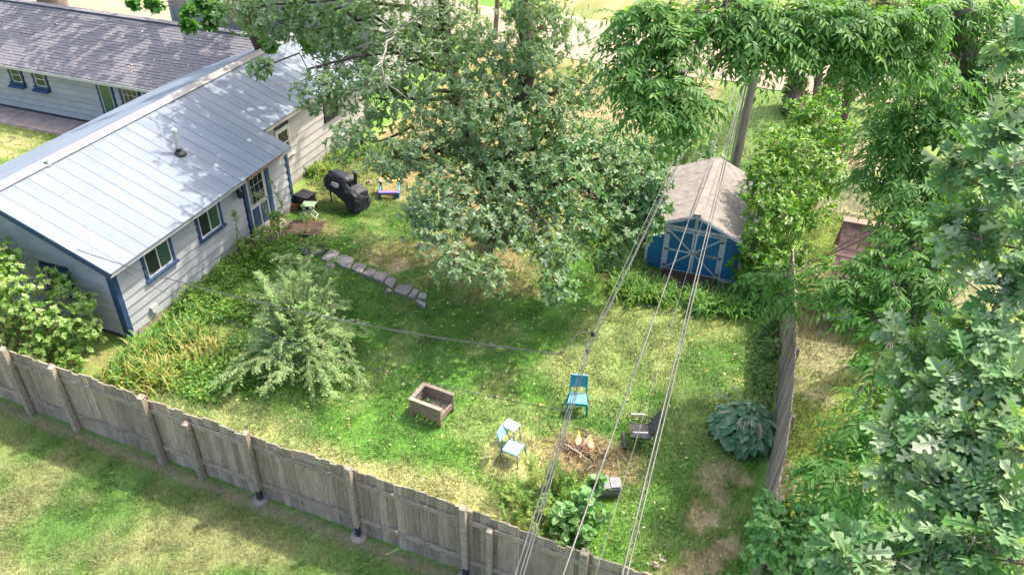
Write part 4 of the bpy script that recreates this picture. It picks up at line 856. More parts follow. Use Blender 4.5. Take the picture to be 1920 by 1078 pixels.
# ---- stepping stone path
zs = lambda x,y: (540+x/5.99, 420+y/5.99)
stones = [[(230,165),(460,215),(390,310),(250,345),(115,320)],[(470,275),(585,300),(520,380),(440,400),(365,390)],[(600,345),(745,380),(690,490),(600,470),(510,400)],[(760,430),(880,470),(820,555),(705,495)],[(915,495),(1000,510),(930,600),(830,565)],[(1000,520),(1125,545),(1060,650),(945,600)],[(1130,580),(1215,620),(1165,720),(1075,660)],[(1240,670),(1410,685),(1330,795),(1185,740)],[(1420,715),(1475,740),(1410,830),(1345,810)],[(1480,775),(1560,780),(1540,840),(1450,830)],[(1430,840),(1545,880),(1530,930),(1440,875)]]
nth = ['first','second','third','fourth','fifth','sixth','seventh','eighth','ninth','tenth','last']
for k,s_ in enumerate(stones):
    pts = [P(*zs(*q),.09)[:2] for q in s_]; c = np.mean(pts,0); mb = MB(); n=len(pts)
    ring = []
    for i in range(n):                                   # round the corners of each slab
        a,b,d = pts[i-1],pts[i],pts[(i+1)%n]; ring += [b+(a-b)*.18, b+(c-b)*.03, b+(d-b)*.18]
    n=len(ring); hz_ = rng.uniform(.07,.1); tx,ty = rng.normal(0,.03,2)
    zt = [hz_+tx*(p[0]-c[0])+ty*(p[1]-c[1])+rng.normal(0,.004) for p in ring]
    v = [(p[0],p[1],-.05) for p in ring]+[(p[0],p[1],z-.02) for p,z in zip(ring,zt)]+[(*(p+(c-p)*.06),z) for p,z in zip(ring,zt)]+[(c[0],c[1],hz_)]
    f = [(i,(i+1)%n,n+(i+1)%n,n+i) for i in range(n)]+[(n+i,n+(i+1)%n,2*n+(i+1)%n,2*n+i) for i in range(n)]+[(2*n+i,2*n+(i+1)%n,3*n) for i in range(n)]
    o = mb.add(v,f).build('stepping_stone', M['stone']); tag(o, f'{nth[k]} flat grey stone of the path, counting from the house door', 'paving stone', 'stepping stones')
for k,(x,y,r_,lab) in enumerate(((572,492,.16,'tan rock at the side of the largest path stone'),(620,500,.14,'tan rock edging the middle of the stone path'),(728,548,.12,'tan rock wedged beside the lower path stones'),(790,462,.16,'pale rock in the bare soil under the oak'),(1228,1062,.1,'small pale rock inside the front fence'),(693,345,.12,'pale rock beside the black grill'))):
    c = P(x,y); mb = MB(); mb.lathe(c,[(r_*.8,-.05),(r_,.02),(r_*.75,.08),(r_*.3,.11)],7,1,.7); mb.v=[tuple(V3(q)+rng.normal(0,r_*.1,3)) for q in mb.v]; o = mb.build('rock', M['rocktan']); tag(o, lab, 'rock')

# ---- landing boards by the door
dk = thing('wooden_landing', 'dark weathered plank landing below the folding stool', 'landing', (-13.0,17.35,0), R(20), local=True)
for k in range(5): MB().box((-.5,-.42+k*.17,.08),(.5,-.262+k*.17,.12)).build('plank', M['deckwood'], dk)
for s in (-1,1): MB().box((s*.4-.04,-.42,0),(s*.4+.04,.42,.078)).build('joist', M['deckwood'], dk)
# ---- folding stool
st = thing('folding_stool', 'folding stool with sage green top and white crossed legs', 'stool', (-13.2,17.98,.12), R(18), local=True)
MB().box((-.2,-.17,.43),(.2,.17,.455)).build('seat', M['sage'], st, bevel=.008)
for s in (-1,1):
    MB().bar((-.2,s*.16,0),(.2,s*.16,.425),.024,.03,(0,1,0)).build('leg', M['white_trim'], st); MB().bar((.2,s*.13,0),(-.2,s*.13,.425),.024,.03,(0,1,0)).build('leg', M['white_trim'], st)
for x in (-.19,.19): MB().bar((x,-.145,.03),(x,.145,.03),.02,.02).build('stretcher', M['white_trim'], st)
# ---- black deck box and clay pot
db = thing('deck_box', 'square black storage box standing against the house corner', 'box', (-13.78,18.62,0), R(-8), local=True)
MB().box((-.25,-.22,0),(.25,.22,.44)).build('body', M['blackmetal'], db, bevel=.015); MB().box((-.27,-.24,.442),(.27,.24,.49)).build('lid', M['black'], db, bevel=.012)
for k in range(4): MB().box((-.24,-.228,.05+k*.095),(.24,-.221,.12+k*.095)).build('slat', M['blackmetal'], db)
pt_ = P(553,392); o = MB().lathe((pt_[0]+.02,pt_[1],0),[(.09,0),(.13,.2),(.15,.2),(.15,.25),(.125,.25),(.12,.2),(.02,.19)],16).build('flower_pot', M['terracotta'], smooth=False); tag(o,'empty terracotta flower pot beside the black storage box','flower pot')
# ---- covered grill
gr = thing('covered_grill', 'barrel grill under a black vinyl cover with white print', 'grill', (-12.75,19.25,0), R(-14), local=True)
secs = [(-.66,.12,.62,.8,0),(-.62,.22,.5,.9,0),(-.5,.28,.5,.98,0),(-.46,.3,.46,1.06,0),(-.1,.32,.4,1.08,0),(.22,.33,.28,1.04,0),(.36,.34,.16,.96,0),(.46,.38,.06,.84,0),(.62,.4,.04,.76,0),(.78,.38,.04,.66,0),(.84,.24,.06,.5,0)]
k=18; vs=[]
for x,hw,z0,z1,_ in secs:
    for j in range(k):
        a=2*math.pi*j/k; ca,sa=math.cos(a),math.sin(a); sq=lambda c:np.sign(c)*abs(c)**.62
        vs.append((x+rng.normal(0,.02), hw*sq(ca)*(1.12 if sa<0 else .86)+rng.normal(0,.02), (z0+z1)/2+(z1-z0)/2*sq(sa)+rng.normal(0,.018)))
n=len(secs); gcv=MB().add(vs,[(i*k+j,i*k+(j+1)%k,(i+1)*k+(j+1)%k,(i+1)*k+j)[::-1] for i in range(n-1) for j in range(k)]+[tuple(range(k)),tuple(range(n*k-1,(n-1)*k-1,-1))]).build('cover', M['black'], gr)

for x,y in ((-.45,-.15),(-.45,.15),(.35,-.18),(.35,.18)): MB().tube([(x,y,0),(x,y,.6)],.022,8).build('leg', M['blackmetal'], gr)
MB().tube([(.44,.12,.8),(.46,.14,1.18)],[.06,.055],10).lathe((.46,.14,1.18),[(.09,0),(.09,.03),(.02,.06)],10).build('chimney', M['blackmetal'], gr)
# print on the cover: a row of peaks above a row of letters-sized marks
mb=MB(); yy=-.335
def mark(x0,z0,x1,z1,w_): mb.bar((x0,yy+ (z0-.75)*.12,z0),(x1,yy+(z1-.75)*.12,z1),.006,w_,(0,0,1))
for i in range(4): mark(-.12+i*.07,.86,-.085+i*.07,.91,.022); mark(-.085+i*.07,.91,-.05+i*.07,.86,.022)
for i in range(6): mark(-.15+i*.055,.815,-.115+i*.055,.815,.03 if i%2 else .045)
mark(-.08,.765,.1,.765,.018)
mb.v=[(x,y-.012,z) for x,y,z in mb.v]; mb.build('printed_logo', M['print'], gcv)
# ---- plastic play table
ty = thing('toy_picnic_table', 'teal and purple plastic toy table with faded orange top', 'toy', (-11.72,20.35,0), R(22), local=True)
for s in (-1,1):
    MB().hexa([(s*.3-.03,-.28,0),(s*.3+.03,-.28,0),(s*.3+.03,.3,0),(s*.3-.03,.3,0),(s*.3-.03,-.22,.24),(s*.3+.03,-.22,.24),(s*.3+.03,.24,.4),(s*.3-.03,.24,.4)]).build('side_panel', M['toyteal'], ty, bevel=.012)
MB().box((-.34,-.32,.2),(.34,-.18,.245)).build('bench', M['purple'], ty, bevel=.01); MB().box((-.27,-.17,.1),(.27,-.14,.2)).build('bench_front', M['purple'], ty)
MB().box((-.33,.06,.41),(.33,.36,.45)).build('table_top', M['orange'], ty, bevel=.012)
MB().box((-.36,.05,.405),(-.3,.2,.46)).build('corner_cap', M['purple'], ty)
# ---- bird bath
bb_ = P(772,318); bt = thing('bird_bath', 'round stained bird bath on a pale pedestal under the oak', 'bird bath', (bb_[0],bb_[1],0))
MB().lathe(bb_,[(.16,0),(.15,.05),(.07,.12),(.06,.5),(.1,.56)],14).build('pedestal', M['stone'], bt, smooth=False)
MB().lathe(bb_+V3((0,0,.56)),[(.09,0),(.25,.07),(.27,.09),(.24,.09),(.16,.04),(.01,.03)],18).build('bowl', M['birdbath'], bt)

# ================================================================== PLANTS
UPV = V3((0,0,1))
def ball(c, r, n, shell=.45, top=.25):
    d = rdir(n); d[:,2] += top*rng.random(n); d = unit(d); k = (shell+(1-shell)*rng.random(n))**.7 * rng.uniform(.35,1.1,n)**.35
    r = np.asarray(r, float)*np.ones(3); return V3(c)+d*k[:,None]*r, unit(d+[0,0,.35]+rng.normal(0,.35,(n,3)))
def whorl(lb, tips, axs, m, size, templ, phi=(45,95), droop=.25, bright=(0,1), petiole=.0):
    """rosettes of leaves at twig tips"""
    N=len(tips); p=np.repeat(tips,m,0); a=unit(np.repeat(axs,m,0)); t=rng.uniform(0,2*np.pi,N*m)+np.tile(np.arange(m)*2.4,N)
    e=unit(np.cross(a,rng.normal(size=(N,3)).repeat(m,0))); b=np.cross(a,e); ph=np.radians(rng.uniform(phi[0],phi[1],N*m))[:,None]
    r=e*np.cos(t)[:,None]+b*np.sin(t)[:,None]; D=a*np.cos(ph)+r*np.sin(ph); D[:,2]-=droop*rng.random(N*m); D=unit(D)
    U=a*.7+UPV*.6-D*.3+rng.normal(0,.28,D.shape)
    base=rng.random(N).repeat(m)*.6+rng.random(N*m)*.4; rn=bright[0]+(bright[1]-bright[0])*base
    s=rng.uniform(.55,1.3,N*m)*size
    lb.add(inst(templ, p+D*petiole-a*rng.uniform(0,.06,(N*m,1))*size*6, D, U, s, rn))
def pinnate(lb, st, dr, n_pairs, length, leaflet, droop=.5, bright=(0,1), templ=T_LANCE):
    """compound leaves: paired leaflets on a drooping rachis"""
    N=len(st); dr=unit(dr); side=unit(np.cross(dr,UPV+rng.normal(0,.2,(N,3)))); base=rng.random(N)*.55
    for k in range(n_pairs+1):
        t=(k+.6)/(n_pairs+.6); L=length*(.8+.4*base/.55); pos=st+dr*(L*t)[:,None]-UPV*(droop*L*t*t)[:,None]
        tang=unit(dr-UPV*(2*droop*t))
        for s in ((1,-1) if k<n_pairs else (0,)):
            D=unit(tang*(.55 if s else 1)+side*s*.8-UPV*.25+rng.normal(0,.12,(N,3))); U=UPV*.9+tang*.3+rng.normal(0,.25,(N,3))
            rn=bright[0]+(bright[1]-bright[0])*np.clip(base+rng.random(N)*.45,0,1)
            lb.add(inst(templ,pos,D,U,rng.uniform(.75,1.15,N)*leaflet*(1-.35*abs(t-.5)),rn))
def limb(mb, a, b, r0, r1, wig=.12, sag=0., n=7, k=7):
    a=V3(a); b=V3(b); l=np.linalg.norm(b-a); pts=[]
    for i in range(n):
        t=i/(n-1); p=a+(b-a)*t; p=p+rng.normal(0,wig*l*.18,3)*math.sin(math.pi*t); p[2]+=sag*l*math.sin(math.pi*t); pts.append(p)
    mb.tube(pts,list(np.linspace(r0,r1,n)),k); return pts
def twigs(mb, c, tips, n, r=.006, k=4):
    if len(tips)==0: return
    for i in rng.choice(len(tips), min(n,len(tips)), replace=False):
        limb(mb, V3(c)+rng.normal(0,.08,3), tips[i], r*1.6, r*.7, .3, 0, 4, k)
def anchor(tr, c, bias=.5):
    tr=np.array(tr); d=np.linalg.norm(tr-c,axis=1)+np.maximum(0,tr[:,2]-c[2])*bias; return tr[int(np.argmin(d))]
def dense(tr, n=30):
    tr=np.array(tr,float); s=np.concatenate([[0],np.cumsum(np.linalg.norm(np.diff(tr,axis=0),axis=1))]); u=np.linspace(0,s[-1],n)
    return np.stack([np.interp(u,s,tr[:,i]) for i in range(3)],-1)
def trunk(tr, rad, root, mt, name='trunk', k=12):
    d=dense(tr,18); r=np.interp(np.linspace(0,1,18),np.linspace(0,1,len(rad)),rad); d=d+rng.normal(0,1,d.shape)*r[:,None]*.1; d[0]=tr[0]
    MB().tube(d,list(r),k).build(name,mt,root,smooth=True); return dense(tr,30)

# ---- the big oak in the middle of the yard
ob = V3((-7.35,18.9,-.1))
oak = thing('oak_tree', 'large blue green oak spreading over the middle of the yard', 'tree', (ob[0],ob[1],0))
tr1 = [ob, ob+(-.05,.1,1.2), PT(938,330,21.6), PT(952,255,21.4), PT(985,175,21.2), PT(990,60,21.4), PT(985,-80,21.8), V3((-7.0,19.2,11))]
d1 = trunk(tr1,[.33,.27,.24,.22,.2,.17,.14,.06],oak,M['bark'])
tr2 = [tr1[1], PT(900,300,21.9), PT(860,200,22.6), PT(835,60,23.2), PT(820,-80,23.6), V3((-10,21.5,10.5))]
d2_ = trunk(tr2,[.22,.2,.18,.16,.12,.05],oak,M['bark'],'trunk_fork')
allt = np.concatenate([d1,d2_])
CL = [(520,40,55,24),(600,55,55,23.6),(488,128,22,22.3),(600,175,48,21.6),(645,110,55,23),(700,50,75,23),(705,185,70,21.2),(655,262,40,20.2),(735,300,45,19.8),(760,120,75,22),(830,50,80,23),(845,195,80,20.8),(795,285,60,20.2),(855,375,75,19),(815,430,50,18.6),(850,495,42,18),(785,395,36,18.9),(915,110,80,21.5),(925,235,85,20),(955,345,80,19.6),(935,430,60,19),(915,510,45,18.4),(1020,50,75,22.6),(1005,175,75,21),(1045,255,75,20.2),(1060,350,75,19.6),(1035,470,50,18.6),(1045,538,36,18.1),(1100,425,55,19.3),(1105,160,60,21.8),(1125,280,75,20.6),(1185,330,55,20.4),(1195,420,42,20.7),(1230,270,42,21.6),(1150,480,30,19.9),(450,20,50,24.5),(880,300,60,21),(990,420,50,19.4),(985,20,40,20.6),(1000,105,36,20.4),(1205,365,34,20.2),(1190,395,34,20),(1225,330,30,20.6),(1170,440,34,19.8),(1150,380,45,20),(1232,345,24,19.9),(1238,385,22,19.9),(1222,412,24,19.8)]
lb = LB(); lp = LB(); bm = MB()
for i,(x,y,r,d) in enumerate(CL):
    c = PT(x,y,d); rad = 1.2*r*d/F; n = int(20+150*rad*rad)
    tips, ax_ = ball(c,[rad*1.05,rad*1.05,rad*.85],n,.3)
    (whorl)(lp if (x>1040 and y>230) else lb, tips, ax_, 9, .122, T_OAK, (35,100), .4)  # right hand sprays get the paler leaf: sun glare put into the colour
    a = anchor(allt,c+(0,0,-.3)); pts = limb(bm,a,c,.05+.02*rad,.018,.35,.06); twigs(bm,c,tips,7,.007)
bm.build('limbs', M['bark'], oak, smooth=True)
lb.build('crown', M['oak'], oak); lp.build('sunlit_tint_crown', M['oakpale'], oak)['label'] = 'leafy sprays at the right side of the oak, coloured paler as if sunlit'
ub = LB(); bm = MB()                              # the part of the crown above the picture
for c,r,n in (((-6.2,18.6,9.6),(2.8,2.6,1.7),140),((-9.2,20.2,9.3),(2.4,2.4,1.5),120),((-4.4,19.6,8.8),(1.9,2.0,1.2),60),((-10.8,18.6,8.6),(1.9,1.8,1.1),80),((-7.6,17.2,8.8),(2.0,1.8,1.1),70),((-12.4,19.4,8.4),(1.8,1.8,1.0),210),((-11.9,21.6,8.9),(2.2,2.0,1.1),250),((-14.0,21.4,8.6),(2,2,1.0),240),((-13.6,24.0,8.8),(2.3,2,1),240)):
    tips, ax_ = ball(c,r,n,.2); whorl(ub,tips,ax_,9,.2,T_OAK,(35,100),.3); limb(bm,anchor(allt,V3(c)),c,.08,.02,.3)
ub.build('upper_crown', M['oak'], oak); bm.build('upper_limbs', M['bark'], oak, smooth=True)
bm = MB()                                        # bleached dead branches hanging through the crown
def dead(pts, r): bm.tube([PT(*q) for q in pts], list(np.linspace(r,r*.35,len(pts))), 6)
dead([(742,62,21.6),(738,72,21.5),(725,78,21.4),(723,95,21.2),(714,118,21),(722,155,20.8),(735,185,20.6),(742,190,20.6)],.035)
dead([(725,158,20.8),(745,170,20.6),(775,195,20.4)],.02); dead([(700,25,22),(725,45,21.8),(742,62,21.6)],.02); dead([(742,62,21.6),(760,50,21.6)],.016)
dead([(740,75,21.5),(756,90,21.4),(752,108,21.3)],.014); dead([(790,200,20.3),(790,240,20.2),(793,290,20.1)],.018); dead([(760,250,20.2),(785,243,20.2)],.012)
dead([(714,118,21),(700,128,20.9),(680,135,20.9)],.016)
dead([(690,88,22.5),(650,118,22.4),(596,138,22.2),(560,155,22),(530,180,21.8),(505,190,21.8)],.02); dead([(560,155,22),(520,160,22),(485,158,22)],.011); dead([(520,160,22),(500,150,22)],.008)
dead([(596,132,22.2),(575,110,22.4),(552,75,22.8)],.012); dead([(540,70,22.8),(535,100,22.6),(515,125,22.5)],.011); dead([(668,92,22.6),(720,70,22),(790,30,21.8)],.05)
bm.build('dead_branches', M['deadwood'], oak, smooth=True)

# ---- tree whose crown shades the shingled roof, behind the wing
mp = thing('shade_maple', 'tree behind the shingled wing with leaves hanging over its ridge', 'tree', (-19.6,26.2,0))
tm = [(-19.6,26.2,-.1),PT(478,62,29),PT(470,20,28.6),V3((-20.6,26.4,7)),V3((-21,26.8,9.5))]
dm = trunk(tm,[.3,.26,.24,.2,.08],mp,M['bark']); bm = MB(); lb = LB()
dm2 = trunk([tm[1],PT(430,20,29.5),V3((-23,27,7.5))],[.16,.14,.06],mp,M['barklight'],'trunk_fork')
for x,y,r,d in ((360,20,22,27.5),(352,45,14,27.2),(395,40,18,27.4),(410,12,20,27.6),(290,8,18,27),(250,3,14,27),(380,5,20,27.8),(560,20,40,27),(590,80,30,27),(630,35,40,27.2),(500,85,18,26.2)):
    c=PT(x,y,d); rad=r*d/F; tips,ax_=ball(c,rad,int(12+30*rad),.2); whorl(lb,tips,ax_,6,.2,T_MAPLE,(40,100),.4,(0,.6)); limb(bm,anchor(dm,c),c,.03,.01,.3); twigs(bm,c,tips,4)
for c,r,n in (((-22.5,25.2,8.4),(3,1.9,1.3),120),((-27,26,8),(3,1.8,1.2),120),((-18.6,25.2,7.8),(2.0,1.7,1.1),90),((-16.2,24.0,7.6),(1.5,1.8,1.1),90),((-32,27.5,8.2),(2.6,1.8,1.2),100)):
    tips,ax_=ball(c,r,n,.2); whorl(lb,tips,ax_,7,.28,T_MAPLE,(40,100),.3); limb(bm,anchor(dm,V3(c)),c,.09,.03,.25)
lb.build('crown', M['walnut'], mp); bm.build('limbs', M['bark'], mp, smooth=True)
bt2 = thing('background_trunk', 'broad pale tree trunk behind the far corner of the shingled roof', 'tree', (-37.2,31.5,0))
td = trunk([(-37.2,31.5,-.1),(-37.1,31.5,3),(-36.8,31.6,8)],[.75,.66,.5],bt2,M['barklight']); lb=LB()
tips,ax_=ball((-36.5,31.5,9.5),(3.4,3.2,2),150,.2); whorl(lb,tips,ax_,7,.3,T_MAPLE); lb.build('crown',M['walnut'],bt2)

# ---- walnut at the right: leaning trunk, long hanging compound leaves
wb = PT(1795,300,19.5); wt = thing('walnut_tree', 'tall walnut with drooping feathery leaves at the upper right', 'tree', (wb[0]+.5,wb[1]+.4,0))
tw_ = [V3((wb[0]+.5,wb[1]+.4,-.1)), wb+V3((.2,.15,-2)), wb, PT(1824,205,19.2), PT(1815,100,18.8), PT(1803,0,18.4), PT(1800,-120,18), V3((1.6,17,12.5))]
dw = trunk(tw_,[.32,.28,.26,.23,.2,.19,.17,.08],wt,M['barklight'])
dw2 = trunk([PT(1826,190,19.2),PT(1795,90,19.2),PT(1782,20,19),PT(1770,-90,19)],[.13,.12,.1,.06],wt,M['barklight'],'trunk_fork')
lb=LB(); ld=LB(); bm=MB()
WL=[(1185,30,45,11),(1240,35,50,11),(1300,40,50,11.2),(1350,30,45,11.4),(1180,95,35,10.8),(1225,105,45,10.8),(1275,85,35,10.8),(1195,160,35,10.6),(1240,165,40,10.6),(1285,180,35,10.6),(1215,215,30,10.5),(1255,230,28,10.5),(1315,205,22,10.8),(1290,235,16,10.7),(1400,30,50,11.5),(1400,80,36,11.3),(1385,110,22,11.2),(1450,60,50,11.6),(1450,112,25,11.4),(1510,40,50,11.8),(1490,95,28,11.7),(1560,60,50,12),(1600,40,50,12.2),(1610,100,38,12.2),(1570,115,30,12),(1660,50,50,12.5),(1660,115,40,12.5),(1720,40,50,13),(1710,120,45,13),(1640,150,26,12.3)]
hub = V3((.9,15.5,10.6)); lm = V3((-1.0,12.2,10.4))
limb(bm,dw[-6],hub,.12,.09,.1); limb(bm,hub,lm,.09,.05,.1); 
for x,y,r,d in WL:
    if y > 120: y -= 16; x -= 8
    if x > 1370: y -= 12
    c=PT(x,y,d); rad=max(.12,r*d/F-.17); n=int(16+1000*rad*rad); st,ax_=ball(c,[rad,rad,rad*.9],n,.15)
    dr=unit(ax_*[1,1,.2]+rng.normal(0,.45,(n,3))-UPV*.12); pinnate(lb,st,dr,6,.42,.145,.38)
    a = lm if x<1420 else hub*.5+lm*.5 if x<1560 else hub
    limb(bm,a+rng.normal(0,.15,3),c+V3((0,0,rad*.4)),.016,.005,.25,.05); twigs(bm,c+V3((0,0,rad*.3)),st,5,.004)
WD=[(1705,195,55,17),(1750,160,55,17),(1660,250,50,17),(1715,275,60,17),(1770,250,40,17.4),(1650,320,40,16.8),(1705,355,50,16.5),(1860,60,60,19),(1880,130,50,19),(1740,330,40,17),(1705,415,40,16),(1710,460,50,15.6),(1650,490,36,15.4),(1580,515,40,15.2),(1655,520,50,15.2),(1550,545,28,15.4),(1600,570,36,15),(1690,540,45,15),(1650,600,40,14.6),(1740,520,50,15),(1700,620,45,14.4),(1770,600,50,14.6),(1660,690,32,14),(1720,700,45,14),(1640,760,34,13.4),(1610,800,36,13),(1650,840,40,12.8),(1440,520,22,17.6),(1460,555,26,17.4),(1475,520,18,17.6),(1560,900,40,12.6),(1620,900,50,12.4),(1850,300,40,17.5),(1790,420,50,16),(1870,420,60,16),(1745,240,50,17),(1790,200,46,18.6),(1775,110,50,18.6),(1850,200,50,19.5),(1845,30,45,18.8),(1760,30,45,18.4),(1700,60,40,17.5),(1880,230,50,19)]
for x,y,r,d in WD:
    c=PT(x,y,d); rad=r*d/F; n=int(12+150*rad*rad); st,ax_=ball(c,[rad,rad,rad*.85],n,.15)
    dr=unit(ax_*[1,1,.3]+rng.normal(0,.3,(n,3))-UPV*.1); pinnate(ld,st,dr,5,.48,.19,.5,(0,.85))
    a=anchor(dw[3:],c,.2); limb(bm,a,c,.022,.008,.25,.1); twigs(bm,c,st,6,.005)
lb.build('crown',M['walnut'],wt); ld.build('lower_crown',M['walnut'],wt); bm.build('limbs',M['bark'],wt,smooth=True)

# ---- foreground oak at the right edge, close to the camera
fo_ = thing('foreground_oak', 'oak with large pale blue lobed leaves filling the right edge', 'tree', (6.6,4.6,0))
tf = [(6.6,4.6,-.1),(6.5,4.7,4),(6.2,4.9,7.5),(5.6,5.2,10.5)]
df = trunk(tf,[.36,.32,.26,.14],fo_,M['bark']); bm=MB()
FL=[(1862,95,42,8),(1895,190,50,7.6),(1835,250,40,7.4),(1895,290,45,7.2),(1780,300,36,7.6),(1745,318,26,7.5),(1850,340,50,7),(1735,425,40,7.2),(1800,400,40,7.1),(1880,420,50,6.8),(1790,470,45,7),(1895,510,50,6.6),(1840,540,50,6.8),(1700,640,26,7.1),(1740,660,34,7),(1805,630,40,6.7),(1880,620,55,6.5),(1690,700,30,6.8),(1745,745,45,6.5),(1820,720,60,6.3),(1895,720,50,6.2),(1690,800,32,6.5),(1720,850,45,6.3),(1790,820,60,6.1),(1870,820,60,6),(1700,900,40,6.3),(1760,920,55,6),(1850,910,60,5.9),(1900,940,45,5.8),(1600,1055,38,5.7),(1570,1030,18,5.8),(1660,1065,36,5.7),(1780,1010,55,5.8),(1860,1030,60,5.7),(1720,1030,45,5.9),(1900,60,40,8.2),(1640,1030,20,5.8)]
T_=[];A_=[]
for x,y,r,d in FL:
    if y < 560: x += 40; r *= .8
    c=PT(x,y,d); rad=r*d/F; n=int(4+rad*rad*105); tips,ax_=ball(c,rad,n,.25,.5); T_.append(tips); A_.append(ax_)
    limb(bm,anchor(df[16:],c,.1)+rng.normal(0,.1,3),c+V3((0,0,-rad*.3)),.028,.009,.25,-.04); twigs(bm,c,tips,9,.004)
T_=np.concatenate(T_); A_=unit(np.concatenate(A_)+[-.15,-.35,.5])
FLB=LB(); whorl(FLB,T_,A_,7,.215,T_OAKBIG,(45,95),.3,(0,1))
# the leaves nearest the camera are leaves of their own, the rest one crown
v,lp_,sz,rn = [np.concatenate([a[i] for a in FLB.p]) for i in range(4)]
kv=len(T_OAKBIG[0]); nl=len(v)//kv; vv=v.reshape(nl,kv,3); rr=rn.reshape(nl,kv)[:,0]; cen=vv.mean(1)
q=cen-V3((0,0,CH)); zc=q@FW; ix=960+F*(q@RT)/zc; iy=539-F*(q@UP)/zc; vis=(ix>1480)&(ix<1915)&(iy>20)&(iy<1075)
order=np.argsort(np.where(vis,np.linalg.norm(q,axis=1),1e9)); own=set(order[:300].tolist()); rest=np.array([i for i in range(nl) if i not in own])
fl=[tuple(f) for f in T_OAKBIG[1]]; fcat=np.concatenate([np.array(f) for f in fl]); fsz=np.array([len(f) for f in fl])
npmesh('crown',vv[rest].reshape(-1,3),(fcat[None]+np.arange(len(rest))[:,None]*kv).ravel(),np.tile(fsz,len(rest)),M['oakpale'],fo_,rnd=np.repeat(rr[rest],kv))['kind']='stuff'
tmpl=[]
for j in range(6):                                # six tones of one leaf shape, shared by the single leaves
    me=bpy.data.meshes.new('leaf'); me.from_pydata([tuple(p) for p in T_OAKBIG[0]],[],fl); a=me.attributes.new('rnd','FLOAT','POINT'); a.data.foreach_set('value',np.full(kv,.08+.16*j,np.float32)); me.materials.append(M['oakpale']); tmpl.append(me)
tvv=np.array(T_OAKBIG[0]); TA=np.concatenate([tvv,np.ones((kv,1))],1); TI=np.linalg.pinv(TA)
for i in list(own):
    X=TI@vv[i]; o=link('leaf',tmpl[min(5,int(rr[i]*6))],None,fo_)
    mm=Matrix.Identity(4)
    for r_ in range(3):
        for c_ in range(3): mm[r_][c_]=X[c_][r_]
        mm[r_][3]=X[3][r_]-ORG[fo_][r_]
    o.matrix_local=mm
bm.build('limbs',M['barklight'],fo_,smooth=True)

# ---- shrubs
def shrub(name, label, base, blobs, templ, mt, size, m=7, dens=150, stems=7, group=None, phi=(35,100), bright=(0,1), bark='twig'):
    base=V3(base); s=thing(name,label,'shrub',(base[0],base[1],0),group=group); lb=LB(); bm=MB()
    for c,r in blobs:
        c=V3(c); r=np.asarray(r,float)*np.ones(3); n=int(6+dens*float(np.mean(r))**2); tips,ax_=ball(c,r,n,.35); k=tips[:,2]>.04
        tips=tips[k]; ax_=ax_[k]; whorl(lb,tips,ax_,m,size,templ,phi,.3,bright); limb(bm,base+rng.normal(0,.08,3)*[1,1,0],c,.025,.01,.25); twigs(bm,c,tips,stems,.006)
    bm.build('stems',M[bark],s,smooth=True); lb.build('foliage',mt,s); return s
shrub('lilac_bush','tall glossy green shrub crowding the right side of the blue shed',(.55,20.6,0),[((.2,19.6,2.1),.75),((.7,19.8,1.0),.7),((.9,20.4,2.2),.85),((-.1,20.6,2.7),.8),((.4,21.4,3.1),.85),((1.2,21.3,2.6),.8),((-.3,19.0,1.0),.42),((.25,18.95,.8),.5),((-.35,21.8,3.1),.65),((.6,22.6,3.6),.75),((1.3,22.4,3.4),.7),((0.2,23.2,3.6),.6),((.9,23.6,3.9),.55),((-.15,19.3,1.7),.5),((-.3,18.85,.8),.5),((-.15,18.9,1.5),.55),((.3,18.7,1.2),.6),((-.4,20,2.3),.6),((-.55,21,2.6),.5)],T_OVAL,M['lilac'],.13,8,170,8)
shrub('maple_shrub','pale leafy shrub against the near gable of the grey house',(-15.6,10.0,0),[((-15.9,9.9,1.8),.9),((-16.9,9.9,2.2),1.0),((-17.6,9.6,2.6),.8),((-16.3,9.4,1.7),.8),((-15.0,10.1,1.1),.75),((-14.6,10.5,.7),.55),((-16.2,9.3,.8),.7),((-15.2,9.5,.5),.55),((-17.6,10.2,2.2),.8),((-14.6,10.75,1.35),.42),((-14.3,9.7,.35),.4),((-17.2,9.3,1.0),.8),((-16.6,10.5,2.3),.6),((-15.3,10.7,1.75),.45)],T_MAPLE,M['maple'],.105,8,260,7)
shrub('currant_bush','bright green bush growing up over the near end of the side fence',(1.9,9.6,0),[((1.5,9.3,1.6),.6),((2.1,9.8,1.8),.75),((1.1,8.7,1.9),.4),((1.0,9.9,1.75),.34),((2.4,8.9,1.7),.8),((1.7,8.4,1.4),.6),((2.8,10.0,1.6),.8),((1.05,9.2,2.0),.36),((2.2,10.8,1.3),.7),((3.0,11,1.2),.7),((1.5,10.4,1.2),.45),((.8,8.6,1.2),.35),((3.4,9.6,1.8),.8)],T_MAPLE,M['currant'],.085,8,420,9,bright=(.1,.8))
shrub('vine_clump','leafy creeper at the foot of the side fence by the shed',(.6,18.2,0),[((.55,18.3,.4),.5),((.75,17.4,.35),.4),((.4,18.8,.7),.5),((.78,16.3,.3),.33)],T_OVAL,M['groundleaf'],.1,7,200,4)
shrub('broadleaf_weed','tall soft green leafy weed just inside the front fence',P(1085,985)*[1,1,0],[(P(1060,965,.45),.3),(P(1095,940,.6),.28),(P(1115,910,.55),.26),(P(1090,985,.3),.3),(P(1125,965,.35),.24),(P(1095,1000,.2),.25),(P(1055,1000,.25),.16)],T_ROUND,M['currant'],.12,6,260,5,bright=(.3,1))
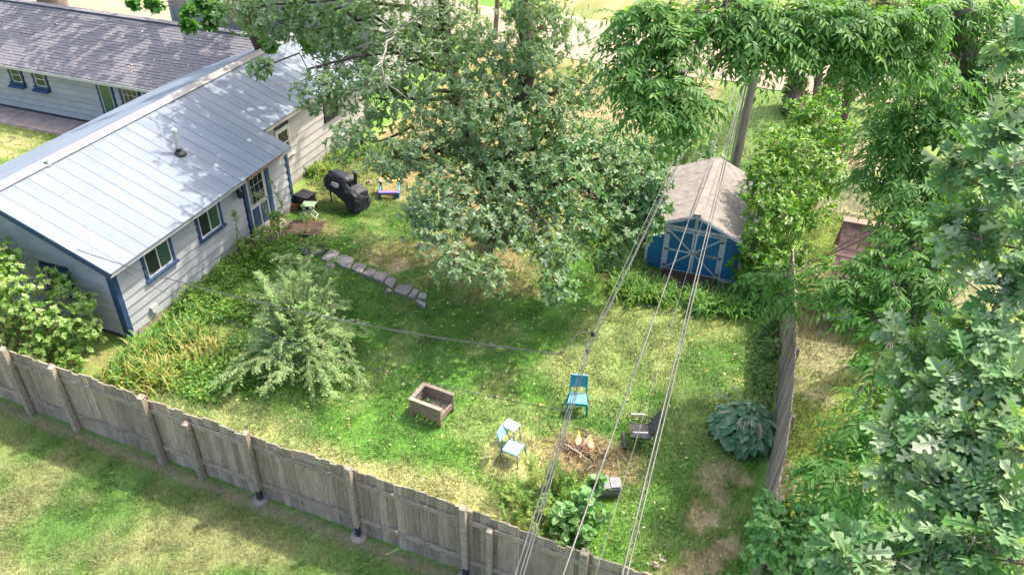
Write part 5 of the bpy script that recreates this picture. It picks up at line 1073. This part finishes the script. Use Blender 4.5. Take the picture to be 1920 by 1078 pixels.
shrub('doorside_shrub','airy shrub beside the house door above the path',(-13.1,16.2,0),[((-13.4,16.0,.5),.45),((-13.3,16.5,.6),.28),((-13.5,15.4,.45),.45),((-12.9,15.4,.3),.4),((-13.5,16.7,.8),.26)],T_OVAL,M['weed'],.085,9,230,7)
shrub('backyard_bush','pale silvery bush behind the shed roof',(-3.6,23.6,0),[((-3.8,23.6,1.2),.8),((-3.0,24.2,1.0),.7),((-4.6,23.4,1.3),.8),((-2.4,24.6,1.2),.6),((-3.4,24.8,1.7),.6),((-5.3,23.8,1.0),.8)],T_OAK,M['oakpale'],.15,8,120,6,bright=(.3,1))
shrub('undergrowth_bush','low olive bush under the oak near the house wall',(-12.2,22.6,0),[((-12.4,22.4,.5),.6),((-11.3,23.2,.6),.7),((-12.8,24.2,.6),.8),((-10,23.9,.6),.8),((-9,24.6,.7),.7)],T_OVAL,M['ivy'],.11,7,120,4)
shrub('dark_garden_bush','dark bush in the corner between oak and shed',(-3.7,20.2,0),[((-3.6,20.2,.6),.5),((-3.5,21.2,.8),.55),((-4.3,20.8,.5),.5)],T_OVAL,M['walnut'],.1,7,150,4)

# ---- arching elm sapling in the lawn
eb = V3((-9.75,12.1,0)); el = thing('elm_sapling', 'wide feathery elm sapling arching over the left of the lawn', 'sapling', eb); lb=LB(); bm=MB()
def shoot(lb, bm, base, top, arch, leaf, sp, mt_r=.012, both=True, templ=T_OVAL, bright=(0,1), side=True):
    base=V3(base); top=V3(top); n=14; u=np.linspace(0,1,n)[:,None]; p=base+(top-base)*u; p[:,2]+=(arch*4*u*(1-u))[:,0]+(0)
    p+=rng.normal(0,.02,p.shape); bm.tube(p,list(np.linspace(mt_r,mt_r*.25,n)),5)
    def leaves(p, s0=.15):
        q=dense(p,max(6,int(np.linalg.norm(np.diff(p,axis=0),axis=1).sum()/sp))); k=int(len(q)*s0); q=q[k:]
        if len(q)<3: return
        t=unit(np.gradient(q,axis=0)); s=unit(np.cross(t,UPV)); sg=np.where(np.arange(len(q))%2,1,-1)[:,None]
        D=t*.6+s*sg+rng.normal(0,.15,q.shape)-UPV*.15; U=UPV+rng.normal(0,.25,q.shape); b0=rng.random()*.5
        lb.add(inst(templ,q,D,U,rng.uniform(.7,1.2,len(q))*leaf,bright[0]+(bright[1]-bright[0])*np.clip(b0+.5*rng.random(len(q)),0,1)))
    leaves(p)
    if side:
        for k in range(9):
            t=rng.uniform(.25,.98); i=min(n-2,int(t*n)); a=p[i]; d=unit(p[i+1]-p[i]); s=np.cross(d,UPV)*(1 if k%2 else -1); l=rng.uniform(.25,.65)*(1.25-t)
            e=a+(d*.6+s*.8)*l+V3((0,0,-.12*l)); m_=(a+e)/2+V3((0,0,.06*l)); pp=dense([a,m_,e],6); bm.tube(pp,[.005,.004,.004,.003,.003,.002],3,False); leaves(pp,.05)
for k in range(64):
    a=rng.uniform(0,2*np.pi); r_=rng.uniform(.5,2.2); top=eb+V3((r_*math.cos(a)*1.0,r_*math.sin(a)*1.05-.1,rng.uniform(.15,1.6)*(1.35-r_/2.1))); shoot(lb,bm,eb+rng.normal(0,.1,3)*[1,1,0],top,rng.uniform(.2,.75),.075,.026)
for k in range(72):
    a=rng.uniform(0,2*np.pi); r_=rng.uniform(.1,1.3); shoot(lb,bm,eb+rng.normal(0,.1,3)*[1,1,0],eb+V3((r_*math.cos(a)-.2,r_*math.sin(a)+.2,rng.uniform(1.4,2.8)-.5*r_)),.25,.075,.028)
for k in range(52):
    a=rng.uniform(0,2*np.pi); e2=eb+V3((-1.0,1.6,0)); r_=rng.uniform(.3,1.5); shoot(lb,bm,e2+rng.normal(0,.15,3)*[1,1,0],e2+V3((r_*math.cos(a),r_*math.sin(a),rng.uniform(.2,1.9)-.4*r_)),.4,.075,.028)
bm.build('stems',M['twig'],el,smooth=True); lb.build('foliage',M['elm'],el)
for k,(b_,t_,lab) in enumerate((((-13.75,15.2,0),(-13.9,15.5,1.5),'thin sapling stalk against the wall left of the door'),((-13.35,17.15,0),(-13.75,17.1,1.7),'thin leafy stalk in front of the door panels'),((-12.75,17.15,0),(-12.85,17.2,1.0),'single tall weed stalk beside the wooden landing'),((-13.55,16.7,0),(-13.9,16.6,1.55),'leaning leafy stalk in front of the door glass'))):
    s=thing('weed_stalk',lab,'weed',b_); lb=LB(); bm=MB(); shoot(lb,bm,b_,t_,.05,.09,.035); bm.build('stem',M['twig'],s); lb.build('foliage',M['elm'],s)

# ---- daylilies
def lily(label, c, n, length, spread, bright=(0,1), group='daylily clumps'):
    c=V3(c); s=thing('daylily',label,'plant',(c[0],c[1],0),group=group); N=n; a=rng.uniform(0,2*np.pi,N); b=c+np.stack([rng.normal(0,spread*.3,N),rng.normal(0,spread*.3,N),0*a],-1)
    L=rng.uniform(.6,1.1,N)*length; out=rng.uniform(.35,1.0,N); d=np.stack([np.cos(a),np.sin(a),0*a],-1); sd=np.stack([-np.sin(a),np.cos(a),0*a],-1)
    K=6; ring=[]
    for i in range(K):
        t=i/(K-1); h=L*(1.25*t-.95*out*t**2.3); w_=.02*(1-t)**.6*(1+.6*(t<.5))+.0015
        p=b+d*(L*out*(.25*t+.6*t*t))[:,None]+UPV*np.maximum(h,.015)[:,None]; ring+= [p-sd*w_,p+sd*w_+UPV*.004]
    v=np.stack(ring,1).reshape(-1,3); f=np.array([[2*i,2*i+1,2*i+3,2*i+2] for i in range(K-1)]); lp2=(f.ravel()[None]+np.arange(N)[:,None]*2*K).ravel()
    npmesh('blades',v,lp2,np.full(N*(K-1),4),M['lily'],s,rnd=np.repeat(bright[0]+(bright[1]-bright[0])*rng.random(N)**1.3,2*K))['kind']='stuff'; return s
for x,y,n,lab in ((345,640,420,'largest bright daylily clump by the near house corner'),(275,665,260,'yellowing daylily clump nearest the house corner boards'),(300,710,200,'low browning daylilies just inside the left end of the fence'),(385,665,140,'dry straw coloured daylilies at the edge of the left bed'),(240,705,120,'sparse daylilies beside the pale leafy shrub')):
    lily(lab,P(x,y),n,.62,.9,(0,1) if 'dry' not in lab and 'browning' not in lab else (.5,1))
for x,y,n,lab in ((1150,495,260,'bright daylily clump at the left of the shed wall'),(1185,550,300,'arching daylilies in front of the left shed corner'),(1235,560,220,'daylilies below the left shed door'),(1310,575,240,'dark daylilies in front of the shed doors'),(1370,580,240,'dark daylilies in front of the right shed corner'),(1420,570,200,'dark daylilies between the shed and the side fence'),(1130,455,200,'daylily clump under the right side of the oak'),(1175,520,200,'browning daylilies beside the shed wall')):
    lily(lab,P(x,y),n,.62,.85,(0,.75) if 'dark' not in lab else (0,.35))
for x,y,n,lab in ((640,300,240,'yellow green daylilies along the far house wall'),(600,325,180,'daylilies between the grill and the house wall'),(690,285,160,'daylilies under the oak past the grill')): lily(lab,P(x,y),n,.55,.8,(.1,.9))
# ---- hosta, leaf by leaf
hc = P(1397,812); hs = thing('hosta', 'big dark blue green hosta mound against the side fence', 'hosta', (hc[0],hc[1],0)); me_h=[]
for j in range(5):
    vv_=[tuple(p) for p in T_HEART[0]]; me=bpy.data.meshes.new('leaf'); me.from_pydata(vv_,[],T_HEART[1]); a=me.attributes.new('rnd','FLOAT','POINT'); a.data.foreach_set('value',np.full(len(vv_),.05+.2*j,np.float32)); me.materials.append(M['hosta']); me_h.append(me)
for k in range(240):
    t=k/240; a=k*2.39996; rr_=.72*math.sqrt(t); h=.55*(1-(rr_/.8)**2)+.06+rng.normal(0,.03); p=V3((rr_*math.cos(a),rr_*math.sin(a)*1.0,h))
    a2=a+rng.normal(0,.45); d=V3((math.cos(a2),math.sin(a2),-.05-.45*rr_+rng.normal(0,.15))); d/=np.linalg.norm(d); u=V3((.5*math.cos(a),.5*math.sin(a),1))+rng.normal(0,.15,3); b=np.cross(u,d); b/=np.linalg.norm(b); u=np.cross(d,b); s_=rng.uniform(.13,.23)*(.8+.3*t)
    o=link('leaf',me_h[int(rng.integers(5))],None,hs); mm=Matrix.Identity(4)
    for r_ in range(3): mm[r_][0]=d[r_]*s_; mm[r_][1]=b[r_]*s_; mm[r_][2]=u[r_]*s_; mm[r_][3]=p[r_]
    o.matrix_local=mm
for k in range(13):
    a=rng.uniform(0,2*np.pi); e=V3((1.0*math.cos(a),.95*math.sin(a),rng.uniform(.6,1.0))); b_=hc+V3((.3*math.cos(a),.3*math.sin(a),.45)); t_=hc+e*[.85,.85,1]
    MB().tube(dense([b_,(b_+t_)/2+V3((0,0,.22)),t_],8),[.008,.008,.007,.007,.007,.009,.011,.006],5).build('flower_stalk',M['deadwood'],hs)
# ---- yellow flowering weeds by the fence
def goldenrod(label,c,n,h,spread):
    c=V3(c); s=thing('tall_weed',label,'weed',(c[0],c[1],0),group='tall weeds by the front fence'); lb=LB(); bm=MB()
    for k in range(n):
        b_=c+V3((rng.normal(0,spread),rng.normal(0,spread*.7),0)); shoot(lb,bm,b_,b_+V3((rng.normal(0,.1),rng.normal(0,.1),h*rng.uniform(.6,1.1))),.02,.09,.018,.006,templ=T_LANCE,bright=(.2,1),side=False)
    bm.build('stems',M['twig'],s)['kind']='stuff'; lb.build('foliage',M['weed'],s)
goldenrod('narrow bright green weed right of the pale blue chair',P(1001,905),5,.75,.07); goldenrod('bright yellow green weeds beside the dark cables',P(1045,915),12,.7,.16); goldenrod('yellow green weed thicket by the fence under the cables',P(985,950),26,.45,.35); goldenrod('tangled weeds left of the soft leafy weed',P(1020,985),18,.4,.22)
lbw=LB()
# ---- trees along the back
iv = thing('ivy_trunk', 'thick leaning trunk wrapped in green ivy behind the pole', 'tree', (.25,31.6,0))
ti=[(.25,31.6,-.1),PT(1490,170,35.2),PT(1510,90,35),PT(1520,20,34.8),V3((.9,31,9))]; di=trunk(ti,[.34,.3,.28,.25,.18],iv,M['bark']); lb=LB()
n_=3200; k_=rng.integers(0,22,n_); dd=rdir(n_)*[1,1,.3]; dd=unit(dd); lb.add(inst(T_ROUND,di[k_]+dd*rng.uniform(.3,.5,(n_,1))+UPV*rng.uniform(-.2,.2,(n_,1)),rng.normal(size=(n_,3))-UPV,dd+UPV*.3,rng.uniform(.09,.15,n_),rng.random(n_))); lb.build('ivy',M['ivy'],iv)
lb=LB(); tips,ax_=ball((.9,31,9.2),(3.2,3,1.8),160,.2); whorl(lb,tips,ax_,7,.28,T_OVAL); lb.build('crown',M['walnut'],iv)
co = P(1548,345); cf = thing('sparse_conifer', 'thin brownish conifer with drooping bare twigs behind the playhouse', 'tree', (co[0],co[1],0))
tcn=[co-V3((0,0,.1)),PT(1562,285,29.2),PT(1580,215,29),PT(1596,150,28.8),PT(1605,80,28.6),co+V3((1,-.2,8.5))]; dc=trunk(tcn,[.2,.18,.16,.13,.1,.04],cf,M['bark']); bm=MB(); lb=LB()
for k in range(90):
    i=int(rng.integers(5,26)); a=rng.uniform(0,2*np.pi); l=rng.uniform(.7,1.7)*(1.15-i/40); e=dc[i]+V3((math.cos(a)*l,math.sin(a)*l,-l*rng.uniform(.3,.8))); pts=dense([dc[i],(dc[i]+e)/2+V3((0,0,.1)),e],8); bm.tube(pts,list(np.linspace(.018,.004,8)),4)
    for j in range(2,8):
        for s in range(3):
            q0=pts[j]; q1=q0+rng.normal(0,.12,3)-V3((0,0,rng.uniform(.15,.45))); bm.tube([q0,q1],[.005,.002],3,False); nn_=10; t=rng.random(nn_)[:,None]; lb.add(inst(T_LANCE,q0+(q1-q0)*t,rng.normal(size=(nn_,3))-UPV*.6,rng.normal(size=(nn_,3)),rng.uniform(.05,.09,nn_),rng.random(nn_)))
bm.build('branches',M['twig'],cf); lb.build('needles',M['spruce'],cf)
for nm,lab,x,y,d,r_,lean in (('slender_trunk','slender brown trunk showing through the hanging walnut leaves',1300,130,0,.2,(14,-70)),('slender_trunk','left of two slim trunks at the top beyond the oak',890,85,0,.13,(2,-75)),('slender_trunk','right of two slim trunks at the top beyond the oak',929,75,0,.13,(3,-75)),('slender_trunk','post like trunk in the ivy tree shade near the pole',1528,200,0,.16,(8,-60))):
    b_=P(x,y); dist=np.linalg.norm(b_-V3((0,0,CH))); t_=thing(nm,lab,'tree',(b_[0],b_[1],0)); up_=PT(x+lean[0],y+lean[1],dist*.985); td_=trunk([b_-V3((0,0,.1)),up_,up_+(up_-b_)*1.6],[r_,r_*.85,r_*.5],t_,M['barklight']); lb=LB(); tips,ax_=ball(td_[-1]+V3((0,0,.6)),(1.8,1.8,1.2),60,.2); whorl(lb,tips,ax_,7,.25,T_OVAL); lb.build('crown',M['walnut'],t_)
